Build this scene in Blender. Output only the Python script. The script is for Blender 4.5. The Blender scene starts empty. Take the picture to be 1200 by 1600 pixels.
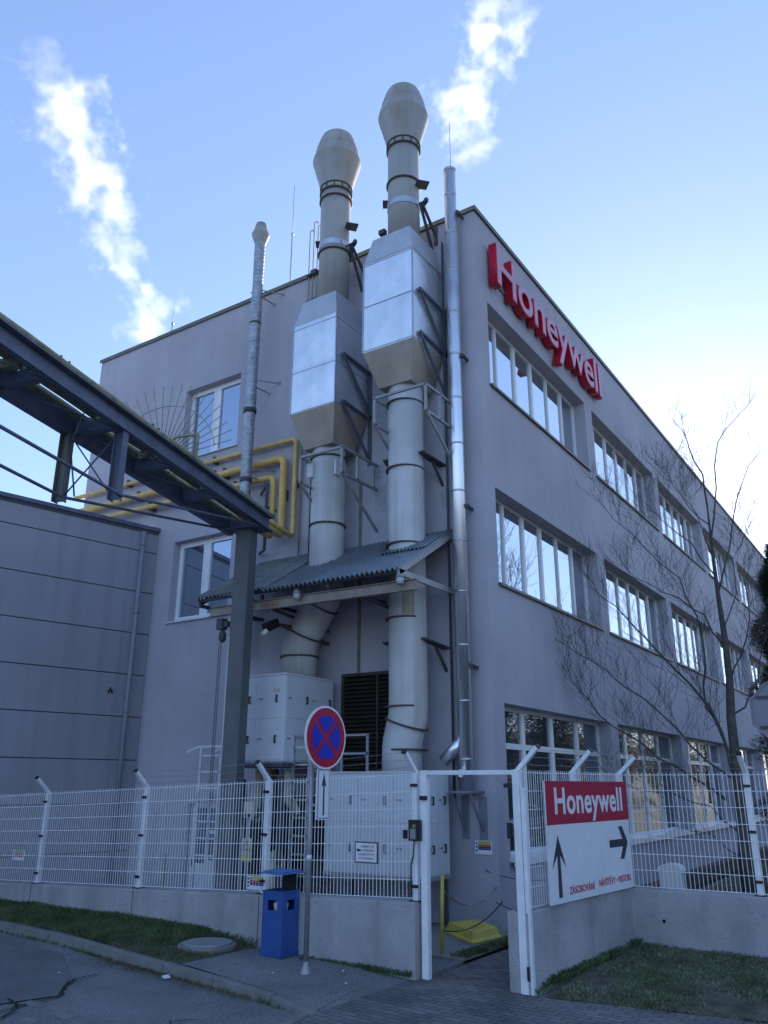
import bpy, bmesh, math, random
from mathutils import Vector, Matrix, noise
R = math.radians
random.seed(7)
S = bpy.context.scene
COL = S.collection

# ---------------------------------------------------------------- camera
H = 2.14
M = [[0.55239421581646, -0.8335764814939572, 0.003298459136100594],
     [0.2661735812450812, 0.17263525212993144, -0.9483399677168536],
     [0.7899444632249069, 0.5247354754752048, 0.31723875204351115]]
cam_d = bpy.data.cameras.new('camera'); cam = bpy.data.objects.new('camera', cam_d); COL.objects.link(cam)
cam_d.sensor_fit = 'VERTICAL'; cam_d.sensor_height = 36.0; cam_d.lens = 1269.23 / 1600 * 36.0
cam_d.clip_start = 0.05; cam_d.clip_end = 3000
mw = Matrix(((M[0][0], -M[1][0], -M[2][0], 0), (M[0][1], -M[1][1], -M[2][1], 0), (M[0][2], -M[1][2], -M[2][2], H), (0, 0, 0, 1)))
cam.matrix_world = mw
S.camera = cam
S.render.resolution_x = 768; S.render.resolution_y = 1024

# ---------------------------------------------------------------- sky + sun
SUN_AZ, SUN_EL = 11.0, 12.0
world = bpy.data.worlds.new('World'); S.world = world; world.use_nodes = True
wn = world.node_tree; wn.nodes.clear()
sky = wn.nodes.new('ShaderNodeTexSky'); sky.sky_type = 'NISHITA'; sky.sun_disc = False
sky.sun_elevation = R(SUN_EL); sky.sun_rotation = R(90 - SUN_AZ)
sky.altitude = 300; sky.air_density = 1.0; sky.dust_density = 0.6; sky.ozone_density = 3.0
bgn = wn.nodes.new('ShaderNodeBackground'); bgn.inputs[1].default_value = 0.15
wo = wn.nodes.new('ShaderNodeOutputWorld')
tint = wn.nodes.new('ShaderNodeMix'); tint.data_type = 'RGBA'; tint.blend_type = 'MULTIPLY'; tint.inputs['Factor'].default_value = 1; tint.inputs['B'].default_value = (.90, .97, 1.24, 1)
gm = wn.nodes.new('ShaderNodeGamma'); gm.inputs[1].default_value = .62
wn.links.new(sky.outputs[0], gm.inputs[0]); wn.links.new(gm.outputs[0], tint.inputs['A']); wn.links.new(tint.outputs['Result'], bgn.inputs[0]); wn.links.new(bgn.outputs[0], wo.inputs[0])
sl = bpy.data.lights.new('sun', 'SUN'); sl.energy = 4.0; sl.angle = R(0.5); sl.color = (1.0, 0.90, 0.76)
so = bpy.data.objects.new('sun', sl); COL.objects.link(so)
sd = Vector((math.cos(R(SUN_AZ)) * math.cos(R(SUN_EL)), math.sin(R(SUN_AZ)) * math.cos(R(SUN_EL)), math.sin(R(SUN_EL))))
so.rotation_euler = sd.to_track_quat('Z', 'Y').to_euler(); so.location = sd * 100
S.view_settings.view_transform = 'Standard'; S.view_settings.look = 'None'
S.view_settings.exposure = 1.68; S.view_settings.gamma = 1.0
S.cycles.volume_step_rate = 1.0
S.cycles.volume_max_steps = 256
S.cycles.max_bounces = 8; S.cycles.volume_bounces = 2

# ---------------------------------------------------------------- materials
def mat(name, c, rough=0.6, metal=0.0, var=0.12, vs=3.0, bump=0.0, bs=60.0, streak=0.0, stc=(.1, .08, .06), ior=1.45, stretch=(1, 1, 1), coat=0, mott=0.0, speck=0.0):
    m = bpy.data.materials.new(name); m.use_nodes = True; nt = m.node_tree; N = nt.nodes; L = nt.links
    b = N['Principled BSDF']; b.inputs['Roughness'].default_value = rough; b.inputs['Metallic'].default_value = metal
    b.inputs['IOR'].default_value = ior
    if coat: b.inputs['Coat Weight'].default_value = coat
    tc = N.new('ShaderNodeTexCoord')
    g = N.new('ShaderNodeNewGeometry')
    mp = N.new('ShaderNodeMapping'); mp.inputs['Scale'].default_value = stretch; L.new(g.outputs['Position'], mp.inputs['Vector'])
    nz = N.new('ShaderNodeTexNoise'); nz.inputs['Scale'].default_value = vs; nz.inputs['Detail'].default_value = 6; nz.inputs['Roughness'].default_value = 0.6
    L.new(mp.outputs[0], nz.inputs['Vector'])
    mr = N.new('ShaderNodeMapRange'); mr.inputs['From Min'].default_value = .3; mr.inputs['From Max'].default_value = .7
    mr.inputs['To Min'].default_value = 1 - var; mr.inputs['To Max'].default_value = 1 + var; L.new(nz.outputs[0], mr.inputs['Value'])
    mx = N.new('ShaderNodeMix'); mx.data_type = 'RGBA'; mx.blend_type = 'MULTIPLY'; mx.inputs['Factor'].default_value = 1
    mx.inputs['A'].default_value = (*c, 1); L.new(mr.outputs[0], mx.inputs['B']); out = mx.outputs['Result']
    if streak > 0:
        mp2 = N.new('ShaderNodeMapping'); mp2.inputs['Scale'].default_value = (2.2, 2.2, 0.09); L.new(g.outputs['Position'], mp2.inputs['Vector'])
        n2 = N.new('ShaderNodeTexNoise'); n2.inputs['Scale'].default_value = 1.6; n2.inputs['Detail'].default_value = 5; L.new(mp2.outputs[0], n2.inputs['Vector'])
        r2 = N.new('ShaderNodeMapRange'); r2.inputs['From Min'].default_value = .48; r2.inputs['From Max'].default_value = .70; r2.inputs['To Max'].default_value = streak
        L.new(n2.outputs[0], r2.inputs['Value'])
        m2 = N.new('ShaderNodeMix'); m2.data_type = 'RGBA'; L.new(r2.outputs[0], m2.inputs['Factor']); L.new(out, m2.inputs['A']); m2.inputs['B'].default_value = (*stc, 1)
        out = m2.outputs['Result']
    if mott > 0:
        n3 = N.new('ShaderNodeTexNoise'); n3.inputs['Scale'].default_value = vs * 9; n3.inputs['Detail'].default_value = 8; n3.inputs['Roughness'].default_value = .75
        L.new(g.outputs['Position'], n3.inputs['Vector'])
        r3 = N.new('ShaderNodeMapRange'); r3.inputs['From Min'].default_value = .56; r3.inputs['From Max'].default_value = .62; r3.inputs['To Max'].default_value = mott
        L.new(n3.outputs[0], r3.inputs['Value'])
        m3 = N.new('ShaderNodeMix'); m3.data_type = 'RGBA'; L.new(r3.outputs[0], m3.inputs['Factor']); L.new(out, m3.inputs['A']); m3.inputs['B'].default_value = (*stc, 1)
        out = m3.outputs['Result']
    if speck > 0:
        n6 = N.new('ShaderNodeTexNoise'); n6.inputs['Scale'].default_value = 75; n6.inputs['Detail'].default_value = 3; L.new(g.outputs['Position'], n6.inputs['Vector'])
        r6 = N.new('ShaderNodeMapRange'); r6.inputs['From Min'].default_value = .35; r6.inputs['From Max'].default_value = .65; r6.inputs['To Min'].default_value = 1 - .55 * speck; r6.inputs['To Max'].default_value = 1 + .75 * speck; L.new(n6.outputs[0], r6.inputs['Value'])
        m6 = N.new('ShaderNodeMix'); m6.data_type = 'RGBA'; m6.blend_type = 'MULTIPLY'; m6.inputs['Factor'].default_value = 1; L.new(out, m6.inputs['A']); L.new(r6.outputs[0], m6.inputs['B']); out = m6.outputs['Result']
    L.new(out, b.inputs['Base Color'])
    if bump > 0:
        n4 = N.new('ShaderNodeTexNoise'); n4.inputs['Scale'].default_value = bs; n4.inputs['Detail'].default_value = 4; L.new(g.outputs['Position'], n4.inputs['Vector'])
        bp = N.new('ShaderNodeBump'); bp.inputs['Strength'].default_value = bump; bp.inputs['Distance'].default_value = 0.02
        L.new(n4.outputs[0], bp.inputs['Height']); L.new(bp.outputs[0], b.inputs['Normal'])
    # slight roughness variation
    r5 = N.new('ShaderNodeMapRange'); r5.inputs['To Min'].default_value = max(.0, rough - .08); r5.inputs['To Max'].default_value = min(1, rough + .08)
    L.new(nz.outputs[0], r5.inputs['Value']); L.new(r5.outputs[0], b.inputs['Roughness'])
    return m

RUST = (.11, .045, .02)
MW = mat('render_grey', (.45, .435, .475), .9, var=.13, vs=.45, bump=.6, bs=45, streak=.24, stc=(.33, .32, .35), mott=.10)
MA = mat('annex_panel', (.33, .325, .36), .5, var=.08, vs=.35, bump=.12, bs=1.2, streak=.25, stc=(.15, .15, .18))
MJ = mat('joint_dark', (.09, .09, .11), .8)
MCOP = mat('coping_metal', (.16, .155, .12), .5, metal=.3, var=.2)
MCONC = mat('concrete', (.39, .385, .39), .9, var=.2, vs=1.4, bump=.5, bs=30, streak=.30, stc=(.14, .15, .14), mott=.25)
MWHT = mat('white_paint', (.72, .73, .75), .35, var=.05, vs=6)
MFEN = mat('fence_white', (.82, .83, .84), .4, var=.10, vs=5, mott=.15, stc=(.35, .28, .2))
MPVC = mat('window_pvc', (.80, .80, .80), .35, var=.04)
MDUCT = mat('duct_beige', (.38, .37, .345), .5, var=.09, vs=2.2, streak=.6, stc=(.25, .20, .14))
MDUCT2 = mat('duct_grey', (.54, .535, .52), .5, var=.12, vs=1.8, streak=.6, stc=(.34, .29, .22))
MRING = mat('ring_dark', (.08, .075, .07), .6, var=.3, vs=9, mott=.5, stc=RUST)
MSIL = mat('galvanised_sheet', (.80, .82, .85), .33, metal=.75, var=.10, vs=1.6, streak=.3, stc=(.5, .52, .55))
MTAN = mat('tan_sheet', (.36, .31, .25), .5, metal=.15, var=.15, vs=2, streak=.4, stc=(.22, .19, .15))
MSTEEL = mat('stainless', (.90, .90, .91), .36, metal=1.0, var=.05, vs=2)
MSTRAP = mat('stainless_strap', (.5, .5, .52), .3, metal=1.0)
MALU = mat('aluminium', (.7, .7, .72), .35, metal=.9, var=.08)
MINS = mat('insulated_foil', (.36, .39, .42), .42, metal=.6, var=.3, vs=6, bump=1.0, bs=18)
MFRM = mat('frame_steel', (.30, .30, .30), .5, metal=.2, var=.2, vs=6)
MBRK = mat('bracket_dark', (.07, .07, .08), .6, var=.3, mott=.4, stc=RUST)
MBLUE = mat('bridge_steel', (.12, .135, .19), .5, metal=.1, var=.25, vs=4, streak=.3, stc=(.05, .05, .06), mott=.3)
MCOLM = mat('column_steel', (.12, .125, .13), .6, var=.15, vs=3, streak=.25, stc=(.07, .07, .07))
MYEL = mat('yellow_pipe', (.68, .45, .14), .5, var=.18, vs=5, mott=.8, stc=(.20, .07, .025))
MYOLD = mat('yellow_mossy', (.30, .29, .17), .7, var=.35, vs=7, mott=.7, stc=(.07, .08, .035))
MDPIPE = mat('mossy_pipe', (.09, .09, .075), .8, var=.5, vs=6, mott=.6, stc=(.2, .2, .13))
MROOF = mat('corrugated_sheet', (.24, .28, .31), .36, metal=.6, var=.15, vs=3, streak=.2, stc=(.1, .1, .1))
MROOF2 = mat('corrugated_sheet_old', (.21, .235, .235), .7, var=.3, vs=4, mott=.4, stc=(.2, .2, .14))
MLCH = mat('light_channel', (.42, .42, .40), .55, var=.12, streak=.3, stc=(.25, .2, .15))
MMONO = mat('monorail_beam', (.34, .29, .24), .6, var=.2, vs=4, mott=.4, stc=(.2, .12, .08))
MBLK = mat('black_plastic', (.015, .015, .018), .45)
MLOUV = mat('louvre_brown', (.045, .035, .028), .7, var=.4, vs=6)
MRED = mat('sign_red', (.40, .006, .04), .35, var=.08, vs=5)
MREDS = mat('letter_red', (.56, .006, .03), .35, var=.05)
MPINK = mat('letter_face', (.56, .27, .36), .4, var=.05)
MSBLUE = mat('sign_blue', (.012, .025, .42), .35)
MSWHITE = mat('sign_white', (.78, .78, .80), .35, var=.05, vs=4, streak=.12, stc=(.5, .48, .45))
MTXT = mat('text_dark', (.03, .035, .06), .5)
MTXTR = mat('text_red', (.42, .02, .05), .5)
MTXTRF = mat('text_red_faded', (.40, .12, .07), .6, var=.2, vs=20)
MBIN = mat('bin_blue', (.03, .09, .30), .4, var=.12, vs=6, mott=.12, stc=(.1, .14, .3))
MBIN2 = mat('bin_lid', (.08, .17, .42), .6, var=.35, vs=14, mott=.5, stc=(.25, .3, .4))
MGAL = mat('galvanised_pole', (.34, .35, .37), .5, metal=.5, var=.15, vs=12, mott=.3, stc=(.22, .22, .2))
MYBRT = mat('bright_yellow', (.55, .45, .08), .5, var=.15, vs=5, mott=.35, stc=(.35, .27, .05))
MASPH = mat('asphalt', (.20, .20, .20), .92, var=.25, vs=.9, bump=.9, bs=90, mott=.6, stc=(.20, .20, .19), speck=.8)
MASPD = mat('asphalt_patch', (.165, .167, .17), .95, var=.25, vs=1.2, bump=.9, bs=90, mott=.4, stc=(.13, .13, .125), speck=.6)
MCRK = mat('crack_dark', (.018, .018, .016), .95, var=.4, vs=10)
MKERB = mat('kerb_stone', (.22, .215, .20), .9, var=.2, vs=4, bump=.6, bs=60, mott=.3, stc=(.1, .1, .085))
MSOIL = mat('soil', (.085, .08, .055), .95, var=.5, vs=5, bump=1, bs=40, mott=.4, stc=(.12, .11, .07), speck=.8)
MGRG = mat('grass_green', (.085, .12, .045), .85, var=.45, vs=3, mott=.4, stc=(.10, .10, .05))
MGRY = mat('grass_frosted', (.22, .24, .16), .85, var=.6, vs=2.0, mott=.7, stc=(.36, .34, .26))
MLEAF = mat('dead_leaves', (.12, .075, .04), .85, var=.5, vs=20)
MBARK = mat('bark', (.085, .075, .07), .9, var=.35, vs=8, bump=.8, bs=40, mott=.4, stc=(.08, .10, .05))
MCONI = mat('conifer_needles', (.04, .075, .03), .8, var=.5, vs=3)
MWOOD = mat('winter_foliage', (.09, .075, .045), .9, var=.55, vs=1.2, mott=.5, stc=(.06, .07, .03))
MDARK = mat('dark_interior', (.012, .013, .016), .8)
MCARS = mat('car_silver', (.55, .56, .58), .25, metal=.6, coat=1)
MCARD = mat('car_dark', (.03, .035, .05), .25, metal=.3, coat=1)
MTYRE = mat('tyre', (.02, .02, .02), .8)
MGREYB = mat('unit_panel', (.60, .62, .64), .4, var=.05, vs=1.5, streak=.15, stc=(.42, .4, .36))
MRUBBER = mat('rubber_cable', (.02, .02, .02), .6)
MBACK = mat('sign_back', (.22, .21, .25), .5, metal=.3, var=.08)
MROOFTOP = mat('roof_membrane', (.12, .12, .12), .9)
MCHAIN = mat('chain_metal', (.30, .30, .30), .4, metal=.8)
MMETER = mat('box_plastic', (.58, .59, .58), .5, var=.06)
MBRNP = mat('brown_pipe', (.16, .075, .035), .6, var=.3, mott=.5, stc=(.06, .03, .02))
MCREAM = mat('cream_paint', (.55, .50, .38), .5, var=.15, mott=.2, stc=(.3, .2, .1))

def glassmat(name, tint, metal, rough=.015):
    m = bpy.data.materials.new(name); m.use_nodes = True; N = m.node_tree.nodes; L = m.node_tree.links
    b = N['Principled BSDF']; b.inputs['Base Color'].default_value = (*tint, 1); b.inputs['Metallic'].default_value = metal; b.inputs['Roughness'].default_value = rough
    g = N.new('ShaderNodeNewGeometry'); nz = N.new('ShaderNodeTexNoise'); nz.inputs['Scale'].default_value = .8; L.new(g.outputs['Position'], nz.inputs['Vector'])
    bp = N.new('ShaderNodeBump'); bp.inputs['Strength'].default_value = .02; bp.inputs['Distance'].default_value = .04; L.new(nz.outputs[0], bp.inputs['Height']); L.new(bp.outputs[0], b.inputs['Normal'])
    return m
MGL = glassmat('coated_glass', (.62, .68, .72), .92)
MGLL = glassmat('coated_glass_side', (.40, .46, .56), .9)
MGLG = glassmat('plain_glass', (.26, .30, .34), .85)
MGLD = glassmat('car_glass', (.05, .06, .07), .6)

def paver_mat():
    m = bpy.data.materials.new('block_paving'); m.use_nodes = True; N = m.node_tree.nodes; L = m.node_tree.links; b = N['Principled BSDF']; b.inputs['Roughness'].default_value = .9
    g = N.new('ShaderNodeNewGeometry'); mp = N.new('ShaderNodeMapping'); mp.inputs['Rotation'].default_value = (0, 0, R(-84)); L.new(g.outputs['Position'], mp.inputs['Vector'])
    nd = N.new('ShaderNodeTexNoise'); nd.inputs['Scale'].default_value = 3; L.new(g.outputs['Position'], nd.inputs['Vector'])
    va = N.new('ShaderNodeMix'); va.data_type = 'RGBA'; va.blend_type = 'LINEAR_LIGHT'; va.inputs['Factor'].default_value = .02; L.new(mp.outputs[0], va.inputs['A']); L.new(nd.outputs['Color'], va.inputs['B'])
    br = N.new('ShaderNodeTexBrick'); br.inputs['Scale'].default_value = 1; br.inputs['Brick Width'].default_value = .2; br.inputs['Row Height'].default_value = .1; br.inputs['Mortar Size'].default_value = .006; br.inputs['Mortar Smooth'].default_value = .4
    br.inputs['Color1'].default_value = (.12, .115, .118, 1); br.inputs['Color2'].default_value = (.18, .168, .165, 1); br.inputs['Mortar'].default_value = (.03, .03, .026, 1)
    L.new(va.outputs['Result'], br.inputs['Vector'])
    nz = N.new('ShaderNodeTexNoise'); nz.inputs['Scale'].default_value = 1.3; nz.inputs['Detail'].default_value = 7; L.new(g.outputs['Position'], nz.inputs['Vector'])
    mr = N.new('ShaderNodeMapRange'); mr.inputs['From Min'].default_value = .3; mr.inputs['From Max'].default_value = .7; mr.inputs['To Min'].default_value = .6; mr.inputs['To Max'].default_value = 1.3; L.new(nz.outputs[0], mr.inputs['Value'])
    mx = N.new('ShaderNodeMix'); mx.data_type = 'RGBA'; mx.blend_type = 'MULTIPLY'; mx.inputs['Factor'].default_value = 1; L.new(br.outputs['Color'], mx.inputs['A']); L.new(mr.outputs[0], mx.inputs['B']); L.new(mx.outputs['Result'], b.inputs['Base Color'])
    n2 = N.new('ShaderNodeTexNoise'); n2.inputs['Scale'].default_value = 90; L.new(g.outputs['Position'], n2.inputs['Vector'])
    ad = N.new('ShaderNodeMath'); ad.operation = 'MULTIPLY_ADD'; ad.inputs[1].default_value = .25; L.new(n2.outputs[0], ad.inputs[0]); 
    iv = N.new('ShaderNodeMath'); iv.operation = 'SUBTRACT'; iv.inputs[0].default_value = 1; L.new(br.outputs['Fac'], iv.inputs[1]); L.new(iv.outputs[0], ad.inputs[2])
    bp = N.new('ShaderNodeBump'); bp.inputs['Strength'].default_value = .8; bp.inputs['Distance'].default_value = .008; L.new(ad.outputs[0], bp.inputs['Height']); L.new(bp.outputs[0], b.inputs['Normal'])
    return m
MPAV = paver_mat()

# ---------------------------------------------------------------- geometry helpers
def wl(o):
    v = Vector((0, 0, 0))
    while o: v += o.location; o = o.parent
    return v

def frame_to(d, up=Vector((0, 0, 1))):
    d = d.normalized(); 
    if abs(d.dot(up)) > .999: up = Vector((1, 0, 0))
    x = up.cross(d).normalized(); y = d.cross(x)
    return Matrix((x, y, d)).transposed()

SPLIT = {'flange_ring', 'joint_band', 'wall_clamp', 'strap', 'stand_off', 'clips', 'wall_brace', 'stay_bracket', 'pipe_bracket', 'bracing_rod', 'bolt_clip', 'hanger', 'rafter', 'paint_patch', 'clamp', 'leg', 'saddle', 'pipe_clamp', 'bolt', 'hinge', 'mounting_rail', 'mounting_clip', 'bracket', 'rung', 'junction_box', 'marks', 'rods', 'lower_rods', 'windows', 'rim', 'guard', 'arm', 'cream_pipe', 'brown_pipe', 'fan_box', 'end_rafter', 'trolley', 'barbed_wire', 'crease', 'sheet_seam', 'pictogram', 'camera_symbol', 'inlet_branch', 'wall_bracket', 'handle_', 'tread', 'end_cap'}
def clusters(b, gap=.012):
    b.verts.index_update(); b.faces.index_update(); seen = set(); isl = []
    for f in b.faces:
        if f.index in seen: continue
        st = [f]; seen.add(f.index); cur = []
        while st:
            g = st.pop(); cur.append(g)
            for v in g.verts:
                for h in v.link_faces:
                    if h.index not in seen: seen.add(h.index); st.append(h)
        co = [v.co for g in cur for v in g.verts]
        isl.append((cur, [min(c[k] for c in co) - gap for k in range(3)], [max(c[k] for c in co) + gap for k in range(3)]))
    par = list(range(len(isl)))
    def fd_(i):
        while par[i] != i: i = par[i]
        return i
    for i in range(len(isl)):
        for j in range(i):
            if all(isl[i][1][k] <= isl[j][2][k] and isl[j][1][k] <= isl[i][2][k] for k in range(3)): par[fd_(i)] = fd_(j)
    out = {}
    for i in range(len(isl)): out.setdefault(fd_(i), []).extend(isl[i][0])
    return list(out.values())
class MB:
    def __init__(s): s.b = bmesh.new()
    def box(s, x0, x1, y0, y1, z0, z1):
        v = [s.b.verts.new(p) for p in ((x0, y0, z0), (x1, y0, z0), (x1, y1, z0), (x0, y1, z0), (x0, y0, z1), (x1, y0, z1), (x1, y1, z1), (x0, y1, z1))]
        for f in ((3, 2, 1, 0), (4, 5, 6, 7), (0, 1, 5, 4), (1, 2, 6, 5), (2, 3, 7, 6), (3, 0, 4, 7)): s.b.faces.new([v[i] for i in f])
        return s
    def bar(s, a, b, w, h, up=(0, 0, 1), ext=0):
        a = Vector(a); b = Vector(b); d = (b - a); l = d.length; m = frame_to(d, Vector(up)); a = a - d.normalized() * ext; l += 2 * ext
        vs = []
        for t in (0, l):
            for (i, j) in ((-1, -1), (1, -1), (1, 1), (-1, 1)):
                vs.append(s.b.verts.new(a + m @ Vector((i * w / 2, j * h / 2, t))))
        for f in ((3, 2, 1, 0), (4, 5, 6, 7), (0, 1, 5, 4), (1, 2, 6, 5), (2, 3, 7, 6), (3, 0, 4, 7)): s.b.faces.new([vs[i] for i in f])
        return s
    def tube(s, pts, r, seg=10, cap=True, smooth=True):
        pts = [Vector(p) for p in pts]; n = len(pts); rs = r if isinstance(r, (list, tuple)) else [r] * n
        rings = []; ref = None
        for i, p in enumerate(pts):
            if i == 0: d = pts[1] - p
            elif i == n - 1: d = p - pts[i - 1]
            else: d = (pts[i + 1] - p).normalized() + (p - pts[i - 1]).normalized()
            d.normalize()
            if ref is None: m = frame_to(d); ref = m.col[0].copy()
            x = (ref - d * ref.dot(d)).normalized(); ref = x; y = d.cross(x)
            k = 1.0
            if 0 < i < n - 1:
                c = max(.3, (pts[i + 1] - p).normalized().dot(d)); k = 1 / c
            rings.append([s.b.verts.new(p + (x * math.cos(a) + y * math.sin(a)) * rs[i] * (1 + (k - 1) * .5)) for a in [2 * math.pi * j / seg for j in range(seg)]])
        for a, b in zip(rings, rings[1:]):
            for j in range(seg):
                f = s.b.faces.new((a[j], a[(j + 1) % seg], b[(j + 1) % seg], b[j])); f.smooth = smooth
        if cap: s.b.faces.new(rings[0][::-1]); s.b.faces.new(rings[-1])
        return s
    def lathe(s, c, prof, seg=32, cap0=True, cap1=True, sharp=False):
        rings = []
        for (r, z) in prof:
            rings.append([s.b.verts.new((c[0] + r * math.cos(2 * math.pi * j / seg), c[1] + r * math.sin(2 * math.pi * j / seg), c[2] + z)) for j in range(seg)])
        for a, b in zip(rings, rings[1:]):
            for j in range(seg):
                f = s.b.faces.new((a[j], a[(j + 1) % seg], b[(j + 1) % seg], b[j])); f.smooth = True
        if cap0: s.b.faces.new(rings[0][::-1])
        if cap1: s.b.faces.new(rings[-1])
        return s
    def poly(s, pts, ext=None):
        vs = [s.b.verts.new(p) for p in pts]; f = s.b.faces.new(vs)
        if ext is not None:
            e = Vector(ext); v2 = [s.b.verts.new(Vector(p) + e) for p in pts]; s.b.faces.new(v2[::-1])
            n = len(vs)
            for i in range(n): s.b.faces.new((vs[(i + 1) % n], vs[i], v2[i], v2[(i + 1) % n]))
        return s
    def build(s, name, m, parent=None, bevel=0, auto=True, merge=False, loc=None):
        if parent is not None and name in SPLIT:
            cl = clusters(s.b)
            if len(cl) > 1:
                last = None
                for c in cl[:100]:
                    t = MB(); mp = {}
                    for f in c:
                        for v in f.verts:
                            if v not in mp: mp[v] = t.b.verts.new(v.co)
                        g = t.b.faces.new([mp[v] for v in f.verts]); g.smooth = f.smooth
                    last = t._build(name, m, parent, bevel, auto, merge, loc)
                s.b.free(); return last
        return s._build(name, m, parent, bevel, auto, merge, loc)
    def _build(s, name, m, parent=None, bevel=0, auto=True, merge=False, loc=None):
        if merge: bmesh.ops.remove_doubles(s.b, verts=s.b.verts, dist=1e-5)
        if auto: bmesh.ops.recalc_face_normals(s.b, faces=s.b.faces)
        off = wl(parent) if parent else Vector((0, 0, 0))
        if loc is not None: off = Vector(loc)
        for v in s.b.verts: v.co -= off
        me = bpy.data.meshes.new(name); s.b.to_mesh(me); s.b.free(); me.materials.append(m)
        if name in ('cowl', 'cowl_cap'): me.set_sharp_from_angle(angle=R(18))
        o = bpy.data.objects.new(name, me); COL.objects.link(o)
        if parent: o.parent = parent; o.location = off - wl(parent)
        else: o.location = off
        if bevel:
            bv = o.modifiers.new('bevel', 'BEVEL'); bv.width = bevel; bv.segments = 2; bv.limit_method = 'ANGLE'; bv.angle_limit = R(40)
        return o

def tag(o, label=None, cat=None, group=None, kind=None):
    if label: o['label'] = label
    if cat: o['category'] = cat
    if group: o['group'] = group
    if kind: o['kind'] = kind
    return o
def thing(name, label, cat, loc, group=None):
    o = bpy.data.objects.new(name, None); COL.objects.link(o); o.location = loc; o.empty_display_size = .2
    return tag(o, label, cat, group)
def copy_tree(o, parent=None):
    c = o.copy(); COL.objects.link(c)
    c.parent = parent
    for ch in [x for x in o.children]: copy_tree(ch, c)
    return c

def text_obj(name, s, m, parent, origin, ux, uz, height, width=None, ext=.003, bold=.0, align='LEFT', outline=None):
    """text lying in the plane (ux, uz), extruded towards its viewer; origin = lower left of the text"""
    cu = bpy.data.curves.new('t', 'FONT'); cu.body = s; cu.size = 1; cu.extrude = .5; cu.offset = bold; cu.space_character = 1.0 + bold * 2.6; cu.resolution_u = 5
    ob = bpy.data.objects.new('t', cu); COL.objects.link(ob)
    bpy.context.view_layer.update()
    me = bpy.data.meshes.new_from_object(ob.evaluated_get(bpy.context.evaluated_depsgraph_get()))
    bpy.data.objects.remove(ob); bpy.data.curves.remove(cu)
    xs = [v.co.x for v in me.vertices]; x0, x1 = min(xs), max(xs)
    cap = .73 + 2 * bold
    sx = (width / (x1 - x0)) if width else height / cap
    sz = height / cap
    ux = Vector(ux).normalized(); uz = Vector(uz).normalized(); n = ux.cross(uz)   # towards the viewer: u x z
    off = wl(parent); o0 = Vector(origin) - off
    for v in me.vertices:
        c = v.co.copy()
        v.co = o0 + ux * (c.x - x0) * sx + uz * (c.y + bold) * sz + n * (c.z + .5) * ext
    me.materials.append(m)
    o = bpy.data.objects.new(name, me); COL.objects.link(o); o.parent = parent
    return o

def wall_grid(mb, org, u, v, W, Hh, ops, nrm, depth):
    """facade with openings and reveals. u along, v up, nrm outward."""
    org = Vector(org); u = Vector(u); v = Vector(v); nrm = Vector(nrm)
    us = sorted({0, W} | {a for o in ops for a in (o[0], o[1])}); vs = sorted({0, Hh} | {a for o in ops for a in (o[2], o[3])})
    P = lambda a, b, d=0: org + u * a + v * b - nrm * d
    for i in range(len(us) - 1):
        for j in range(len(vs) - 1):
            cu = (us[i] + us[i + 1]) / 2; cv = (vs[j] + vs[j + 1]) / 2
            if any(o[0] < cu < o[1] and o[2] < cv < o[3] for o in ops): continue
            mb.poly([P(us[i], vs[j]), P(us[i + 1], vs[j]), P(us[i + 1], vs[j + 1]), P(us[i], vs[j + 1])])
    for (a, b, c, d) in ops:
        mb.poly([P(a, c), P(b, c), P(b, c, depth), P(a, c, depth)]); mb.poly([P(a, d), P(b, d), P(b, d, depth), P(a, d, depth)])
        mb.poly([P(a, c), P(a, d), P(a, d, depth), P(a, c, depth)]); mb.poly([P(b, c), P(b, d), P(b, d, depth), P(b, c, depth)])
    return mb

# ================================================================ GROUND
def ground_mesh():
    mb = MB(); xs = [-400, -60, -20, -8] + [x * .5 for x in range(-8, 60)] + [34, 45, 80, 150, 400]; ys = [-400, -80, -30, -14] + [y * .5 for y in range(-20, 44)] + [26, 40, 80, 200, 400]
    V = {}
    for i, x in enumerate(xs):
        for j, y in enumerate(ys):
            V[i, j] = mb.b.verts.new((x, y, -.03 + .008 * noise.noise(Vector((x * .6, y * .6, 0)))))
    for i in range(len(xs) - 1):
        for j in range(len(ys) - 1):
            f = mb.b.faces.new((V[i, j], V[i + 1, j], V[i + 1, j + 1], V[i, j + 1])); f.smooth = True
    return mb
tag(ground_mesh().build('road', MASPH), kind='structure')

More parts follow.
